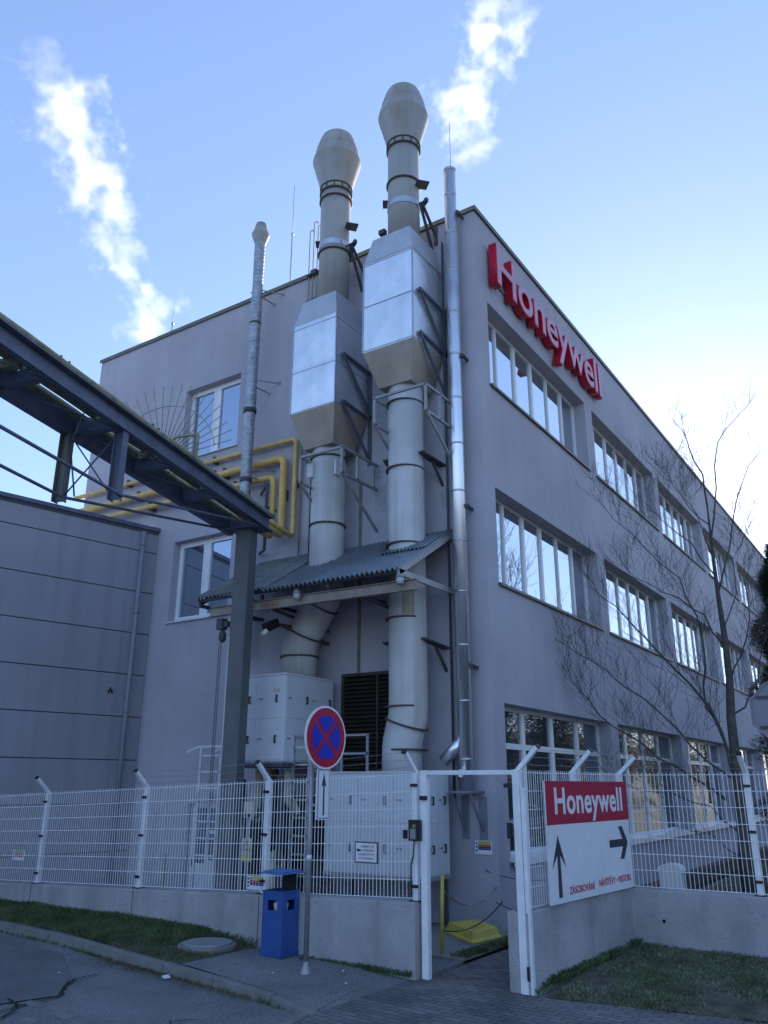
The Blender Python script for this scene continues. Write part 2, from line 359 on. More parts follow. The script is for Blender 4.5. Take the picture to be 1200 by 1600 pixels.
# kerb line (top outer edge), y decreasing = to the right of the photo
KERB = [(8.6, 20.0, .10), (8.42, 15.0, .10), (8.29, 12.6, .10), (8.12, 10.8, .10), (7.78, 9.1, .10), (7.55, 7.7, .095), (7.34, 6.3, .05), (7.16, 5.6, .012)]
def kerb_x(y):
    for (a, b) in zip(KERB, KERB[1:]):
        if b[1] <= y <= a[1]:
            t = (y - b[1]) / (a[1] - b[1]); return b[0] + (a[0] - b[0]) * t, b[2] + (a[2] - b[2]) * t
    return (KERB[0][0], .1) if y > 20 else (KERB[-1][0], 0)
mb = MB()
yy = 20.0; 
while yy > 5.7:
    y1 = max(5.6, yy - .98); xa, za = kerb_x(yy); xb, zb = kerb_x(y1 + .012); W = .13
    g = .004 * random.uniform(-1, 1)
    pts = [(xa, yy, -.08), (xb, y1 + .012, -.08), (xb + W, y1 + .012, -.08), (xa + W, yy, -.08)]
    lo = [mb.b.verts.new(p) for p in pts]; hi = [mb.b.verts.new((p[0] + (.02 if k < 2 else 0), p[1], z + g)) for k, (p, z) in enumerate(zip(pts, (za, zb, zb, za)))]
    mb.b.faces.new(hi); mb.b.faces.new(lo[::-1])
    for k in range(4): mb.b.faces.new((lo[k], lo[(k + 1) % 4], hi[(k + 1) % 4], hi[k]))
    yy = y1
tag(mb.build('kerb', MKERB, bevel=.012), kind='structure')

# verge base (soil) and sidewalk behind the kerb
def strip(y0, y1, x1f, zf, n=60, m=12, x0off=.13):
    mb = MB(); V = {}
    for i in range(n + 1):
        y = y0 + (y1 - y0) * i / n; xa, za = kerb_x(y); xa += x0off; xb = x1f(y)
        for j in range(m + 1):
            t = j / m; x = xa + (xb - xa) * t; V[i, j] = mb.b.verts.new((x, y, zf(x, y, t, za)))
    for i in range(n):
        for j in range(m):
            f = mb.b.faces.new((V[i, j], V[i + 1, j], V[i + 1, j + 1], V[i, j + 1])); f.smooth = True
    return mb
def verge_z(x, y, t, za): return za - .01 + .12 * min(1, max(0, t)) * min(1, max(0, (y - 7.9) / 1.0)) + .03 * noise.noise(Vector((x * 1.7, y * 1.7, 3)))
strip_edge = lambda y: 9.06
tag(strip(8.0, 20, strip_edge, verge_z, 90, 14).build('verge_soil', MSOIL), kind='structure')
def walk_z(x, y, t, za): return za * (1 - .55 * t) * 1.0 + .002
tag(strip(5.62, 8.02, strip_edge, lambda x, y, t, za: -.0115 + (za + .0135) * (1 - .08 * t) * min(1, (y - 5.62) / .7), 20, 8).build('pavement', MASPH), kind='structure')
# block paving to the right
mb = MB()
poly = [(2.0, -6), (11.5, -6.0), (9.42, 1.8), (9.30, 3.0), (9.12, 4.02), (9.2, 4.2), (14.0, 4.3), (14.0, 5.45), (9.2, 5.5), (8.6, 5.9), (7.2, 5.62), (6.05, 5.4), (4.0, 5.1), (2, 4.8)]
mb.poly([(x, y, -.012) for x, y in poly]); bmesh.ops.triangulate(mb.b, faces=mb.b.faces)
tag(mb.build('paved_path', MPAV), kind='structure')
mb = MB(); mb.bar((6.0, 5.45, -.02), (8.5, 5.93, -.015), .09, .04); tag(mb.build('flush_edging', MKERB), kind='structure')
# courtyard behind the fence
mb = MB(); mb.poly([(9.35, 5.5, .02), (12.6, 5.5, .02), (12.6, 20, .02), (9.35, 20, .02)], (0, 0, -.08)); tag(mb.build('courtyard_ground', MASPD), kind='structure')
mb = MB(); mb.poly([(12.25, -8, .18), (75, -8, .05), (75, 6.2, .05), (12.1, 4.4, .1), (12.1, 3.9, .18)]); tag(mb.build('planting_bed', MSOIL), kind='structure')
mb = MB(); mb.poly([(10.1, 5.5, .045), (12.56, 5.5, .045), (12.56, 6.2, .05), (12.0, 8, .05), (10.3, 8, .05)], (0, 0, -.05)); tag(mb.build('concrete_apron', MKERB), kind='structure')
# soil / leaf strip in front of the apron
# lawn on the right
LAWN = [(9.20, 3.93), (9.30, 3.0), (9.42, 1.8), (10.3, -1.0), (11.4, -5), (12.5, -7), (12.2, 1.8), (12.05, 3.78)]
mb = MB(); V = [(x, y, .0) for x, y in LAWN]
def inside(x, y, P):
    c = False; j = len(P) - 1
    for i in range(len(P)):
        if (P[i][1] > y) != (P[j][1] > y) and x < (P[j][0] - P[i][0]) * (y - P[i][1]) / (P[j][1] - P[i][1]) + P[i][0]: c = not c
        j = i
    return c
def lawn_edge(y):
    for (xa, ya), (xb_, yb_) in zip(LAWN[:5], LAWN[1:6]):
        if yb_ <= y <= ya: return xa + (xb_ - xa) * (ya - y) / (ya - yb_)
    return 9.2
def lawn_z(x, y): return -.014 + .04 * min(1, max(0, (x - lawn_edge(y)) / .35)) + min(.10, max(0, (x - lawn_edge(y)) * .03)) + .015 * noise.noise(Vector((x * 1.3, y * 1.3, 0)))
n = 40; g = {}
for i in range(n + 1):
    for j in range(n + 1):
        x = 9.0 + 3.6 * i / n; y = -7 + 11 * j / n
        g[i, j] = (x, y)
vv = {}
for i in range(n):
    for j in range(n):
        cx = sum(g[a, b][0] for a, b in ((i, j), (i + 1, j + 1))) / 2; cy = (g[i, j][1] + g[i + 1, j + 1][1]) / 2
        if inside(cx, cy, LAWN):
            f = []
            for k in ((i, j), (i + 1, j), (i + 1, j + 1), (i, j + 1)):
                if k not in vv: vv[k] = mb.b.verts.new((*g[k], lawn_z(*g[k]) - .004))
                f.append(vv[k])
            mb.b.faces.new(f).smooth = True
mb.b.verts.ensure_lookup_table()
tag(mb.build('lawn_soil', MSOIL), kind='structure')

def blades(name, m, n, sampler, hmin, hmax, w, kind='stuff', label=None, cat=None):
    mb = MB()
    for _ in range(n):
        q = sampler()
        if q is None: continue
        x, y, z, k = q
        h = random.uniform(hmin, hmax) * k; a = random.uniform(0, 6.283); ww = w * random.uniform(.6, 1.4)
        dx, dy = math.cos(a) * ww, math.sin(a) * ww; b = random.uniform(0, 6.283); lean = random.uniform(.2, 1.1) * h
        v = [mb.b.verts.new(p) for p in ((x - dx, y - dy, z), (x + dx, y + dy, z), (x + dx * .6 + math.cos(b) * lean * .45, y + dy * .6 + math.sin(b) * lean * .45, z + h * .7), (x + math.cos(b) * lean, y + math.sin(b) * lean, z + h))]
        mb.b.faces.new((v[0], v[1], v[2])); mb.b.faces.new((v[0], v[2], v[3]))
    o = mb.build(name, m, auto=False); return tag(o, label, cat, kind=kind)
def samp_verge():
    y = random.uniform(8.0, 17); xa, za = kerb_x(y); t = random.random(); x = xa + .14 + (9.05 - xa - .14) * t
    d = noise.noise(Vector((x * 1.8, y * 1.2, 9)))
    edge = (y - 8.0) / .7
    thin = .25 + .9 * t + .25 * min(1, max(0, (y - 9.5) / 2))
    if random.random() > thin + d * .8 or random.random() > edge + .1: return None
    if (x - 8.585) ** 2 + (y - 8.44) ** 2 < .40 ** 2: return None
    return x, y, verge_z(x, y, t, za) - .005, .7 + .7 * max(0, d + .3) + (.5 if t > .88 else 0)
blades('verge_grass', MGRG, 52000, samp_verge, .025, .075, .0035, label='short dark green grass along the foot of the left fence wall', cat='grass')
def samp_lawn():
    x = random.uniform(9.05, 12.4); y = random.uniform(-3.5, 4.0)
    if not inside(x + .02, y, LAWN): return None
    d = noise.noise(Vector((x * 1.5, y * 1.5, 4)))
    if random.random() > .62 + d * 1.5: return None
    return x, y, lawn_z(x, y) - .004, .75 + .6 * max(0, d + .3)
blades('lawn_grass', MGRG, 60000, samp_lawn, .02, .055, .0035, label='patchy green lawn in front of the right fence wall', cat='grass')
blades('dry_grass', MGRY, 95000, samp_lawn, .015, .045, .0035, label='pale frosted dry grass mixed into the right lawn', cat='grass')
def samp_gate():
    x = random.uniform(10.2, 12.4); y = 5.52 + .25 * random.random() ** 1.5 - .03 * (x - 10)
    return x, y, .03, 1.0
blades('gate_weeds', MGRG, 2600, samp_gate, .02, .07, .004, label='strip of weeds at the edge of the slab behind the gate opening', cat='weeds')
def samp_foot():
    r = random.random(); d = noise.noise(Vector((r * 14, 1, 7)))
    if random.random() > .55 + d * .7: return None
    if r < .45: return 9.04 - abs(random.gauss(0, .035)), 5.6 + 5.3 * r, .02, 1
    if r < .8:
        t = (r - .45) / .35; p = Vector((9.2, 4.12, 0)).lerp(Vector((12.0, 3.86, 0)), t); return p.x, p.y - abs(random.gauss(0, .03)), lawn_z(p.x, p.y), 1.3
    y = 6.0 + 9 * (r - .8) / .2; return kerb_x(y)[0] - abs(random.gauss(0, .02)), y, -.03, .7
blades('wall_weeds', MGRG, 9000, samp_foot, .02, .08, .0035, label='thin weeds sprouting along the wall feet and the kerb joint', cat='weeds')
def samp_litter():
    r = random.random()
    if r < .35: y = random.uniform(6.5, 9.6); x = kerb_x(y)[0] - abs(random.gauss(0, .12)) - .01; z = -.02
    elif r < .55: y = random.gauss(8.6, .25); x = kerb_x(y)[0] - abs(random.gauss(0, .10)); z = -.02
    elif r < .75: x = random.gauss(8.55, .25); y = random.gauss(6.72, .35); z = .03; 
    elif r < .87:
        x = random.uniform(9.4, 12); y = random.uniform(-2.5, 3.9); z = lawn_z(x, y) + .02
    else:
        t = random.random(); x = 9.15 + .3 * t + random.gauss(0, .12); y = 4.0 - 6 * t; z = .0
    return x, y, z, 1
mb = MB()
for _ in range(1500):
    x, y, z, k = samp_litter(); s = random.uniform(.006, .022); a = random.uniform(0, 6.28)
    P = [(x + s * math.cos(a + q) * (1 if i % 2 else .55), y + s * math.sin(a + q) * (1 if i % 2 else .55), z + .012 + random.uniform(0, .012)) for i, q in enumerate((0, 1.57, 3.14, 4.71))]
    mb.b.faces.new([mb.b.verts.new(p) for p in P])
tag(mb.build('leaf_litter', MLEAF, auto=False), 'dead leaves and grit lying along the kerb and the wall foot', 'leaves', kind='stuff')

# asphalt patch, crack, broken stones at the lower left
mb = MB(); pts = []
P = [(7.75, 10.3), (6.9, 8.95), (6.3, 8.35), (5.6, 8.6), (3, 10.5), (3, 16), (7.9, 16), (8.0, 12)]
mb.poly([(x, y, -.017) for x, y in P]); bmesh.ops.triangulate(mb.b, faces=mb.b.faces)
tag(mb.build('asphalt_patch', MASPD), kind='structure')
mb = MB()
def crack(path, w0, z=-.012):
    prev = None
    for i in range(len(path) - 1):
        a = Vector(path[i]); b = Vector(path[i + 1]); n_ = 10
        for k in range(n_ + (1 if i == len(path) - 2 else 0)):
            t = k / n_; p = a.lerp(b, t); d = (b - a).normalized(); q = Vector((-d.y, d.x)); j = noise.noise(Vector((p.x * 9, p.y * 9, 1))) * .03
            w = w0 * (.5 + abs(noise.noise(Vector((p.x * 14, p.y * 14, 5)))) * 2)
            c = p + q * j; L_ = mb.b.verts.new((c.x + q.x * w, c.y + q.y * w, z)); R_ = mb.b.verts.new((c.x - q.x * w, c.y - q.y * w, z))
            if prev: mb.b.faces.new((prev[0], prev[1], R_, L_))
            prev = (L_, R_)
crack([(7.2, 8.85), (6.92, 8.85), (6.6, 8.65), (6.3, 8.3), (5.9, 8.3), (5.2, 8.2)], .018)
crack([(5.95, 8.7), (5.75, 8.2), (5.2, 7.9)], .012)
crack([(6.55, 6.35), (6.3, 6.6), (6.1, 6.4), (5.8, 6.5)], .008)
tag(mb.build('road_crack', MCRK), 'dark jagged crack across the patched asphalt', 'crack', kind='structure')
rs = [(5.95, 8.25, .34, .13, 20), (5.85, 7.62, .28, .13, 5), (5.72, 7.2, .30, .12, 0), (5.8, 6.85, .22, .12, -8), (5.5, 8.5, .3, .14, 25), (5.55, 7.75, .26, .12, 10), (5.45, 7.3, .2, .12, 0)]
for i, (x, y, l, w, a) in enumerate(rs):
    mb = MB(); n_ = 9; c, s_ = math.cos(R(70 + a)), math.sin(R(70 + a)); top = []
    for k in range(n_):
        t = 2 * math.pi * k / n_; rr = 1 + .12 * random.uniform(-1, 1); px = l / 2 * rr * max(-.85, min(.85, math.cos(t) * 1.3)); py = w / 2 * rr * max(-.85, min(.85, math.sin(t) * 1.3))
        top.append((x + px * c - py * s_, y + px * s_ + py * c, -.01))
    mb.poly(top, (0, 0, -.04))
    tag(mb.build('kerb_stone', MKERB, bevel=.008, loc=(x, y, -.04)), ['broad worn edging stone set in the road, farthest left', 'worn edging stone in the road gutter, second from the left', 'flat worn gutter stone near the bottom edge of the photo', 'small gutter stone at the right end of the broken row', 'edging stone half cut off at the lower left corner', 'edging stone just below the broken row, left piece', 'smallest edging stone below the broken row'][i], 'stone', 'worn edging stones in the road')
mb = MB(); mb.poly([(7.44, 7.98, -.005), (7.50, 7.93, .0), (7.53, 8.0, .012), (7.47, 8.04, .004)], (0, 0, .012)); tag(mb.build('paper_scrap', MWHT, loc=(7.48, 7.98, 0)), 'small crumpled white paper scrap lying by the kerb', 'litter')
for i, (x, y) in enumerate([(8.1, 6.9), (8.72, 6.35), (7.0, 9.3), (8.3, 6.0)]):
    mb = MB(); mb.lathe((x, y, kerb_x(y)[1] * .9 if y < 8 else -.02), [(.012, 0), (.014, .006), (.006, .012)], 7)
    tag(mb.build('pebble', MWHT, loc=(x, y, 0)), ['pale pebble on the pavement left of the sign pole', 'pale pebble on the pavement right of the sign pole', 'pale pebble on the asphalt patch at the left', 'pale pebble near the flush edging of the paving'][i], 'pebble')

# manhole
t = thing('manhole_cover', 'round concrete manhole cover sunk in the grass verge left of the blue bin', 'manhole', (8.585, 8.44, .1))
mb = MB(); mb.lathe((8.585, 8.44, .08), [(.38, 0), (.38, .075), (.36, .085), (.33, .085)], 40, True, False).lathe((8.585, 8.44, .08), [(.33, .085), (.33, .078), (.0005, .078)], 40, False, False); mb.build('rim', MKERB, t)
mb = MB(); mb.lathe((8.585, 8.44, .16), [(.325, 0), (.325, .018), (.30, .024), (.28, .018), (.0005, .02)], 40, True, False); mb.build('cover', MGAL, t)

# ================================================================ FACTORY BUILDING
X0, Y0, ZT = 12.55, 6.15, 13.36
B = thing('factory_building', 'large grey rendered three storey factory building with rows of ribbon windows', 'building', (X0, Y0, 0))
NB = 9; WX0, WW, PITCH = 13.0, 5.48, 5.985; XE = X0 + .45 + NB * PITCH + .3; YE = 17.87
ops = []
for i in range(NB):
    a = WX0 + i * PITCH - X0
    ops += [(a, a + WW, 9.54 + .3, 11.39 + .3), (a, a + WW, 5.57 + .3, 7.40 + .3), (a, a + WW, .98 + .3, 3.46 + .3)]
mb = MB()
wall_grid(mb, (X0, Y0, -.3), (1, 0, 0), (0, 0, 1), XE - X0, ZT + .3, ops, (0, -1, 0), .34)
LW = [(12.44, 14.28, 9.57, 11.44), (12.40, 14.24, 5.60, 7.50)]
lops = [(a - Y0, b - Y0, c + .3, d + .3) for a, b, c, d in LW] + [(8.16 - Y0, 9.22 - Y0, 2.35 + .3, 4.05 + .3), (12.22 - Y0, 13.12 - Y0, 0.0, 1.74 + .3)]
wall_grid(mb, (X0, Y0, -.3), (0, 1, 0), (0, 0, 1), YE - Y0, ZT + .3, lops, (-1, 0, 0), .26)
mb.poly([(X0, YE, -.3), (XE, YE, -.3), (XE, YE, ZT), (X0, YE, ZT)]); mb.poly([(XE, Y0, -.3), (XE, YE, -.3), (XE, YE, ZT), (XE, Y0, ZT)])
mb.build('wall', MW, B, merge=True, auto=False)
mb = MB(); mb.poly([(X0 + .3, Y0 + .3, ZT - .3), (XE - .3, Y0 + .3, ZT - .3), (XE - .3, YE - .3, ZT - .3), (X0 + .3, YE - .3, ZT - .3)])
mb.build('roof', MROOFTOP, B)
mb = MB()
o_, i_ = .045, .32
mb.box(X0 - o_, XE + o_, Y0 - o_, Y0 + i_, ZT - .005, ZT + .05).box(X0 - o_, X0 + i_, Y0 + i_, YE + o_, ZT - .005, ZT + .05).box(X0 + i_, XE + o_, YE - i_, YE + o_, ZT - .005, ZT + .05)
mb.box(X0 - o_, X0 - o_ + .012, Y0 - o_, YE + o_, ZT - .05, ZT - .006).box(X0 - o_ + .013, XE, Y0 - o_, Y0 - o_ + .012, ZT - .05, ZT - .006)
mb.build('coping', MCOP, B)
# upper window prototype on the right facade
def upper_window(x, z0, z1):
    y = Y0 + .30; fr = MB(); W = WW; cols = [0, .93, 1.86, 2.77, 3.68, 4.58, W]; thick = [0, 0, 1, 1, 0, 1, 0]
    fr.box(x, x + W, y, y + .07, z0, z0 + .06).box(x, x + W, y, y + .07, z1 - .06, z1)
    for k, c in enumerate(cols):
        w = .10 if thick[k] else .055
        if k == 0: a, b_ = 0, .06
        elif k == 6: a, b_ = W - .06, W
        else: a, b_ = c - w / 2, c + w / 2
        fr.box(x + a, x + b_, y - .012, y + .06, z0 + .061, z1 - .061)
    f = fr.build('window', MPVC, B, loc=(x, y, z0))
    g_ = MB(); g_.box(x + .03, x + W - .03, y + .025, y + .04, z0 + .03, z1 - .03); g_.build('pane', MGL, f, loc=(x, y, z0))
    s = MB(); s.poly([(x - .03, Y0 - .05, z0 - .02), (x - .03, Y0 + .30, z0 + .012), (x - .03, Y0 + .30, z0 + .03), (x - .03, Y0 - .05, z0 + .0)], (W + .06, 0, 0)); s.box(x - .03, x + W + .03, Y0 - .056, Y0 - .051, z0 - .05, z0); s.build('sill', MCOP, f, loc=(x, y, z0))
    return f
def gf_window(x, z0, z1):
    y = Y0 + .30; fr = MB(); W = WW; cols = [0, 1.37, 2.74, 4.11, W]
    fr.box(x, x + W, y, y + .08, z0, z0 + .07).box(x, x + W, y, y + .08, z1 - .07, z1); zt = 2.78
    for k, c in enumerate(cols):
        a, b_ = (0, .07) if k == 0 else ((W - .07, W) if k == 4 else (c - .07, c + .07))
        fr.box(x + a, x + b_, y - .015, y + .07, z0 + .071, z1 - .071)
    for k in range(4):
        a = cols[k] + .071; b_ = cols[k + 1] - .071
        fr.box(x + a, x + b_, y - .01, y + .07, zt - .05, zt + .05)
    f = fr.build('window', MPVC, B, loc=(x, y, z0)); tag(f, 'tall ground floor window with a transom')
    g_ = MB(); g_.box(x + .03, x + W - .03, y + .025, y + .04, z0 + .03, z1 - .03); g_.build('pane', MGLG, f, loc=(x, y, z0))
    s = MB(); s.box(x - .03, x + W + .03, Y0 - .09, Y0 + .29, z0 - .035, z0 + .012).box(x - .03, x + W + .03, Y0 - .09, Y0 - .075, z0 - .10, z0 - .036); s.build('sill', MPVC, f, loc=(x, y, z0))
    return f
w0 = upper_window(WX0, 9.54, 11.39); g0 = gf_window(WX0, .98, 3.46)
for i in range(NB):
    for (z, z0_, p) in ((9.54, 9.54, w0), (5.57, 9.54, w0), (.98, .98, g0)):
        if p is w0 and i == 0 and z == 9.54: continue
        if p is g0 and i == 0: continue
        c = copy_tree(p, B); c.location = p.location + Vector((i * PITCH, 0, z - z0_))
# left facade windows
for (a, b_, c, d) in LW:
    x = X0 + .2; fr = MB()
    fr.box(x, x + .07, a, b_, c, c + .07).box(x, x + .07, a, b_, d - .07, d)
    m_ = (a + b_) / 2
    for (p, q) in ((a, a + .07), (b_ - .07, b_)): fr.box(x, x + .07, p, q, c + .071, d - .071)
    fr.box(x - .01, x + .07, m_ - .06, m_ + .06, c + .071, d - .071)
    for (p, q) in ((a + .07, m_ - .06), (m_ + .06, b_ - .07)):   # sashes
        fr.box(x - .02, x + .05, p, p + .055, c + .071, d - .071).box(x - .02, x + .05, q - .055, q, c + .071, d - .071).box(x - .02, x + .05, p + .055, q - .055, c + .071, c + .126).box(x - .02, x + .05, p + .055, q - .055, d - .126, d - .071)
    f = fr.build('window', MPVC, B, loc=(x, a, c)); tag(f, 'two sash white framed window in the side wall')
    g_ = MB(); g_.box(x + .02, x + .035, a + .04, b_ - .04, c + .04, d - .04); g_.build('pane', MGLL, f)
    s = MB(); s.poly([(X0 - .06, a - .04, c - .03), (x, a - .04, c + .0), (x, a - .04, c + .02), (X0 - .06, a - .04, c - .01)], (0, b_ - a + .08, 0)); s.build('sill', MPVC, f)
# louvre
lv = MB(); y0, y1, z0, z1 = 8.16, 9.22, 2.35, 4.05
lv.box(X0 - .03, X0 + .1, y0 - .05, y0 + .01, z0 - .05, z1 + .05).box(X0 - .03, X0 + .1, y1 - .01, y1 + .05, z0 - .05, z1 + .05).box(X0 - .03, X0 + .1, y0 + .01, y1 - .01, z1 - .01, z1 + .05).box(X0 - .03, X0 + .1, y0 + .01, y1 - .01, z0 - .05, z0 + .01)
lv.box(X0 - .035, X0 + .05, 8.43, 8.47, z0 + .01, z1 - .01)
L_ = lv.build('louvre_frame', MLOUV, B)
sl_ = MB(); k = z0 + .04
while k < z1 - .03:
    sl_.poly([(X0 - .02, y0 + .01, k), (X0 + .07, y0 + .01, k + .05), (X0 + .075, y0 + .01, k + .045), (X0 - .015, y0 + .01, k - .008)], (0, y1 - y0 - .02, 0)); k += .075
sl_.build('louvre_blades', MLOUV, L_)
bk = MB(); bk.box(X0 + .1, X0 + .12, y0, y1, z0, z1); bk.build('louvre_back', MDARK, L_)
# side door
dr = MB(); x = X0 + .12; a, b_ = 12.22, 13.12
dr.box(x, x + .07, a, a + .08, -.3, 1.74).box(x, x + .07, b_ - .08, b_, -.3, 1.74).box(x, x + .07, a + .08, b_ - .08, 1.66, 1.74).box(x + .01, x + .06, a + .08, b_ - .08, -.3, .62)
dr.box(x, x + .07, 12.64, 12.70, .62, 1.66).box(x + .001, x + .065, a + .08, 12.64, 1.18, 1.24).box(x + .001, x + .065, a + .08, 12.64, .62, .68)
D_ = dr.build('door', MPVC, B); tag(D_, 'white glazed side door')
p_ = MB(); p_.box(x + .03, x + .045, a + .05, b_ - .05, .60, 1.70); p_.build('door_pane', MGLL, D_)
h_ = MB(); h_.box(x - .05, x - .005, 12.98, 13.01, .55, .72); h_.build('handle', MBLK, D_)
# faint patched paint areas
mb = MB()
for (ya, yb, za, zb) in ((8.28, 8.62, 8.95, 9.35), (8.3, 8.55, 7.2, 7.75), (6.78, 7.0, 8.35, 8.7), (8.42, 8.62, 7.9, 8.2), (6.85, 7.05, 7.0, 7.4)): mb.box(X0 - .004, X0 + .01, ya, yb, za, zb)
mb.build('paint_patch', mat('patched_render', (.34, .36, .37), .85, var=.15, vs=6), B)
mb = MB(); mb.box(X0 - .012, X0 + .01, 8.86, 8.93, 4.1, 7.9); mb.build('cable_strip', mat('stained_strip', (.20, .19, .13), .8, var=.3, vs=6), B)

# ================================================================ WALL SIGN (raised letters)
WS = thing('wall_sign', 'raised red company letters with pale faces high on the right facade', 'sign', (13.0, 5.95, 11.75))
cu_x = 0
def letter_metrics():
    out = []
    cu = bpy.data.curves.new('t', 'FONT'); cu.size = 1; ob = bpy.data.objects.new('t', cu); COL.objects.link(ob)
    acc = ''
    return cu, ob
cu, ob = letter_metrics()
def wof(s):
    cu.body = s; bpy.context.view_layer.update(); return ob.dimensions.x
word = 'Honeywell'
full = wof(word); Wtot = 6.2; capz = 1.03; bold = .020
pos = 0
sc = Wtot / full; prev = 0
starts = []
for i, ch in enumerate(word):
    w_to = wof(word[:i + 1]); w_ch = wof(ch); starts.append((w_to - w_ch, w_ch))
bpy.data.objects.remove(ob); bpy.data.curves.remove(cu)
for ch, (s0, w_) in zip(word, starts):
    ww_ = w_ * sc + .035
    lt = text_obj('letter', ch, MREDS, WS, (13.08 + s0 * sc - .02, 6.10, 11.80), (1, 0, 0), (0, 0, 1), capz, ww_ + .06, ext=.17, bold=bold)
    tag(lt, 'raised letter ' + ch)
    fc = text_obj('letter_face', ch, MPINK, WS, (13.08 + s0 * sc + .005, 5.929, 11.825), (1, 0, 0), (0, 0, 1), capz - .05, ww_ + .01, ext=.006, bold=bold * .55)
    fc.parent = lt
mb = MB()
for zz in (12.0, 12.62): mb.box(13.1, 19.2, 6.11, 6.135, zz, zz + .04)
for xx in (13.4, 15.1, 16.9, 18.7): mb.box(xx, xx + .04, 6.136, 6.148, 11.9, 12.7)
mb.build('mounting_rail', MFRM, WS)

# ================================================================ ANNEX
AX = thing('annex_building', 'low blue grey panel clad annex joined to the left side of the factory', 'building', (12.54, 14.82, 0))
da = Vector((-.978, .2065, 0)); A0 = Vector((12.54, 14.82, 0)); na = Vector((-.2065, -.978, 0))
Wd, Z1 = 22, 7.86; back = -na * 12
mb = MB()
zs = [-.3, .78, 1.72, 2.61, 3.52, 4.44, 5.37, 6.33, 7.30, Z1]
for a, b_ in zip(zs, zs[1:]):
    p = A0 + Vector((0, 0, a + .012)); q = A0 + Vector((0, 0, b_ - .012))
    mb.poly([p, p + da * Wd, q + da * Wd, q], back)
mb.build('wall', MA, AX)
mb = MB(); mb.poly([A0 + na * -.02 + Vector((0, 0, -.3)), A0 + da * (Wd - .02) - na * .02 + Vector((0, 0, -.3)), A0 + da * (Wd - .02) - na * .02 + Vector((0, 0, Z1 - .05)), A0 - na * .02 + Vector((0, 0, Z1 - .05))], back * .99)
mb.build('panel_joints', MJ, AX)
mb = MB(); mb.bar(A0 + na * .02 + Vector((0, 0, Z1 + .02)) , A0 + na * .02 + da * Wd + Vector((0, 0, Z1 + .02)), .09, .09); mb.build('coping', MBLUE, AX)
mb = MB(); mb.bar(A0 + na * .008 + Vector((0, 0, Z1 - .07)), A0 + na * .008 + da * Wd + Vector((0, 0, Z1 - .07)), .012, .06, up=(0, 0, 1)); mb.build('fascia', MJ, AX)
mb = MB(); p = A0 + da * .42 + na * .09; mb.tube([p + Vector((0, 0, 7.75)), p + Vector((0, 0, -.2))], .05, 12)
for zz in (1.5, 3.6, 5.8, 7.4): mb.lathe((p.x, p.y, zz), [(.058, 0), (.058, .05)], 12)
mb.build('downpipe', mat('downpipe_grey', (.24, .25, .30), .5, var=.06), AX)
p = A0 + da * .80 + na * .02
mb = MB()
for i in range(3): mb.box(p.x - .05 + .04 * i, p.x - .03 + .04 * i, p.y - .014, p.y + .02, 4.0 + .05 * (i % 2), 4.07 + .05 * (i % 2))
mb.build('wall_bracket', MBLK, AX)
mb = MB(); q0 = A0 + da * 3.0 - na * .6; mb.box(12.45, 12.545, 15.0, 16.6, 7.9, 8.02); mb.build('flashing', MPVC, AX)

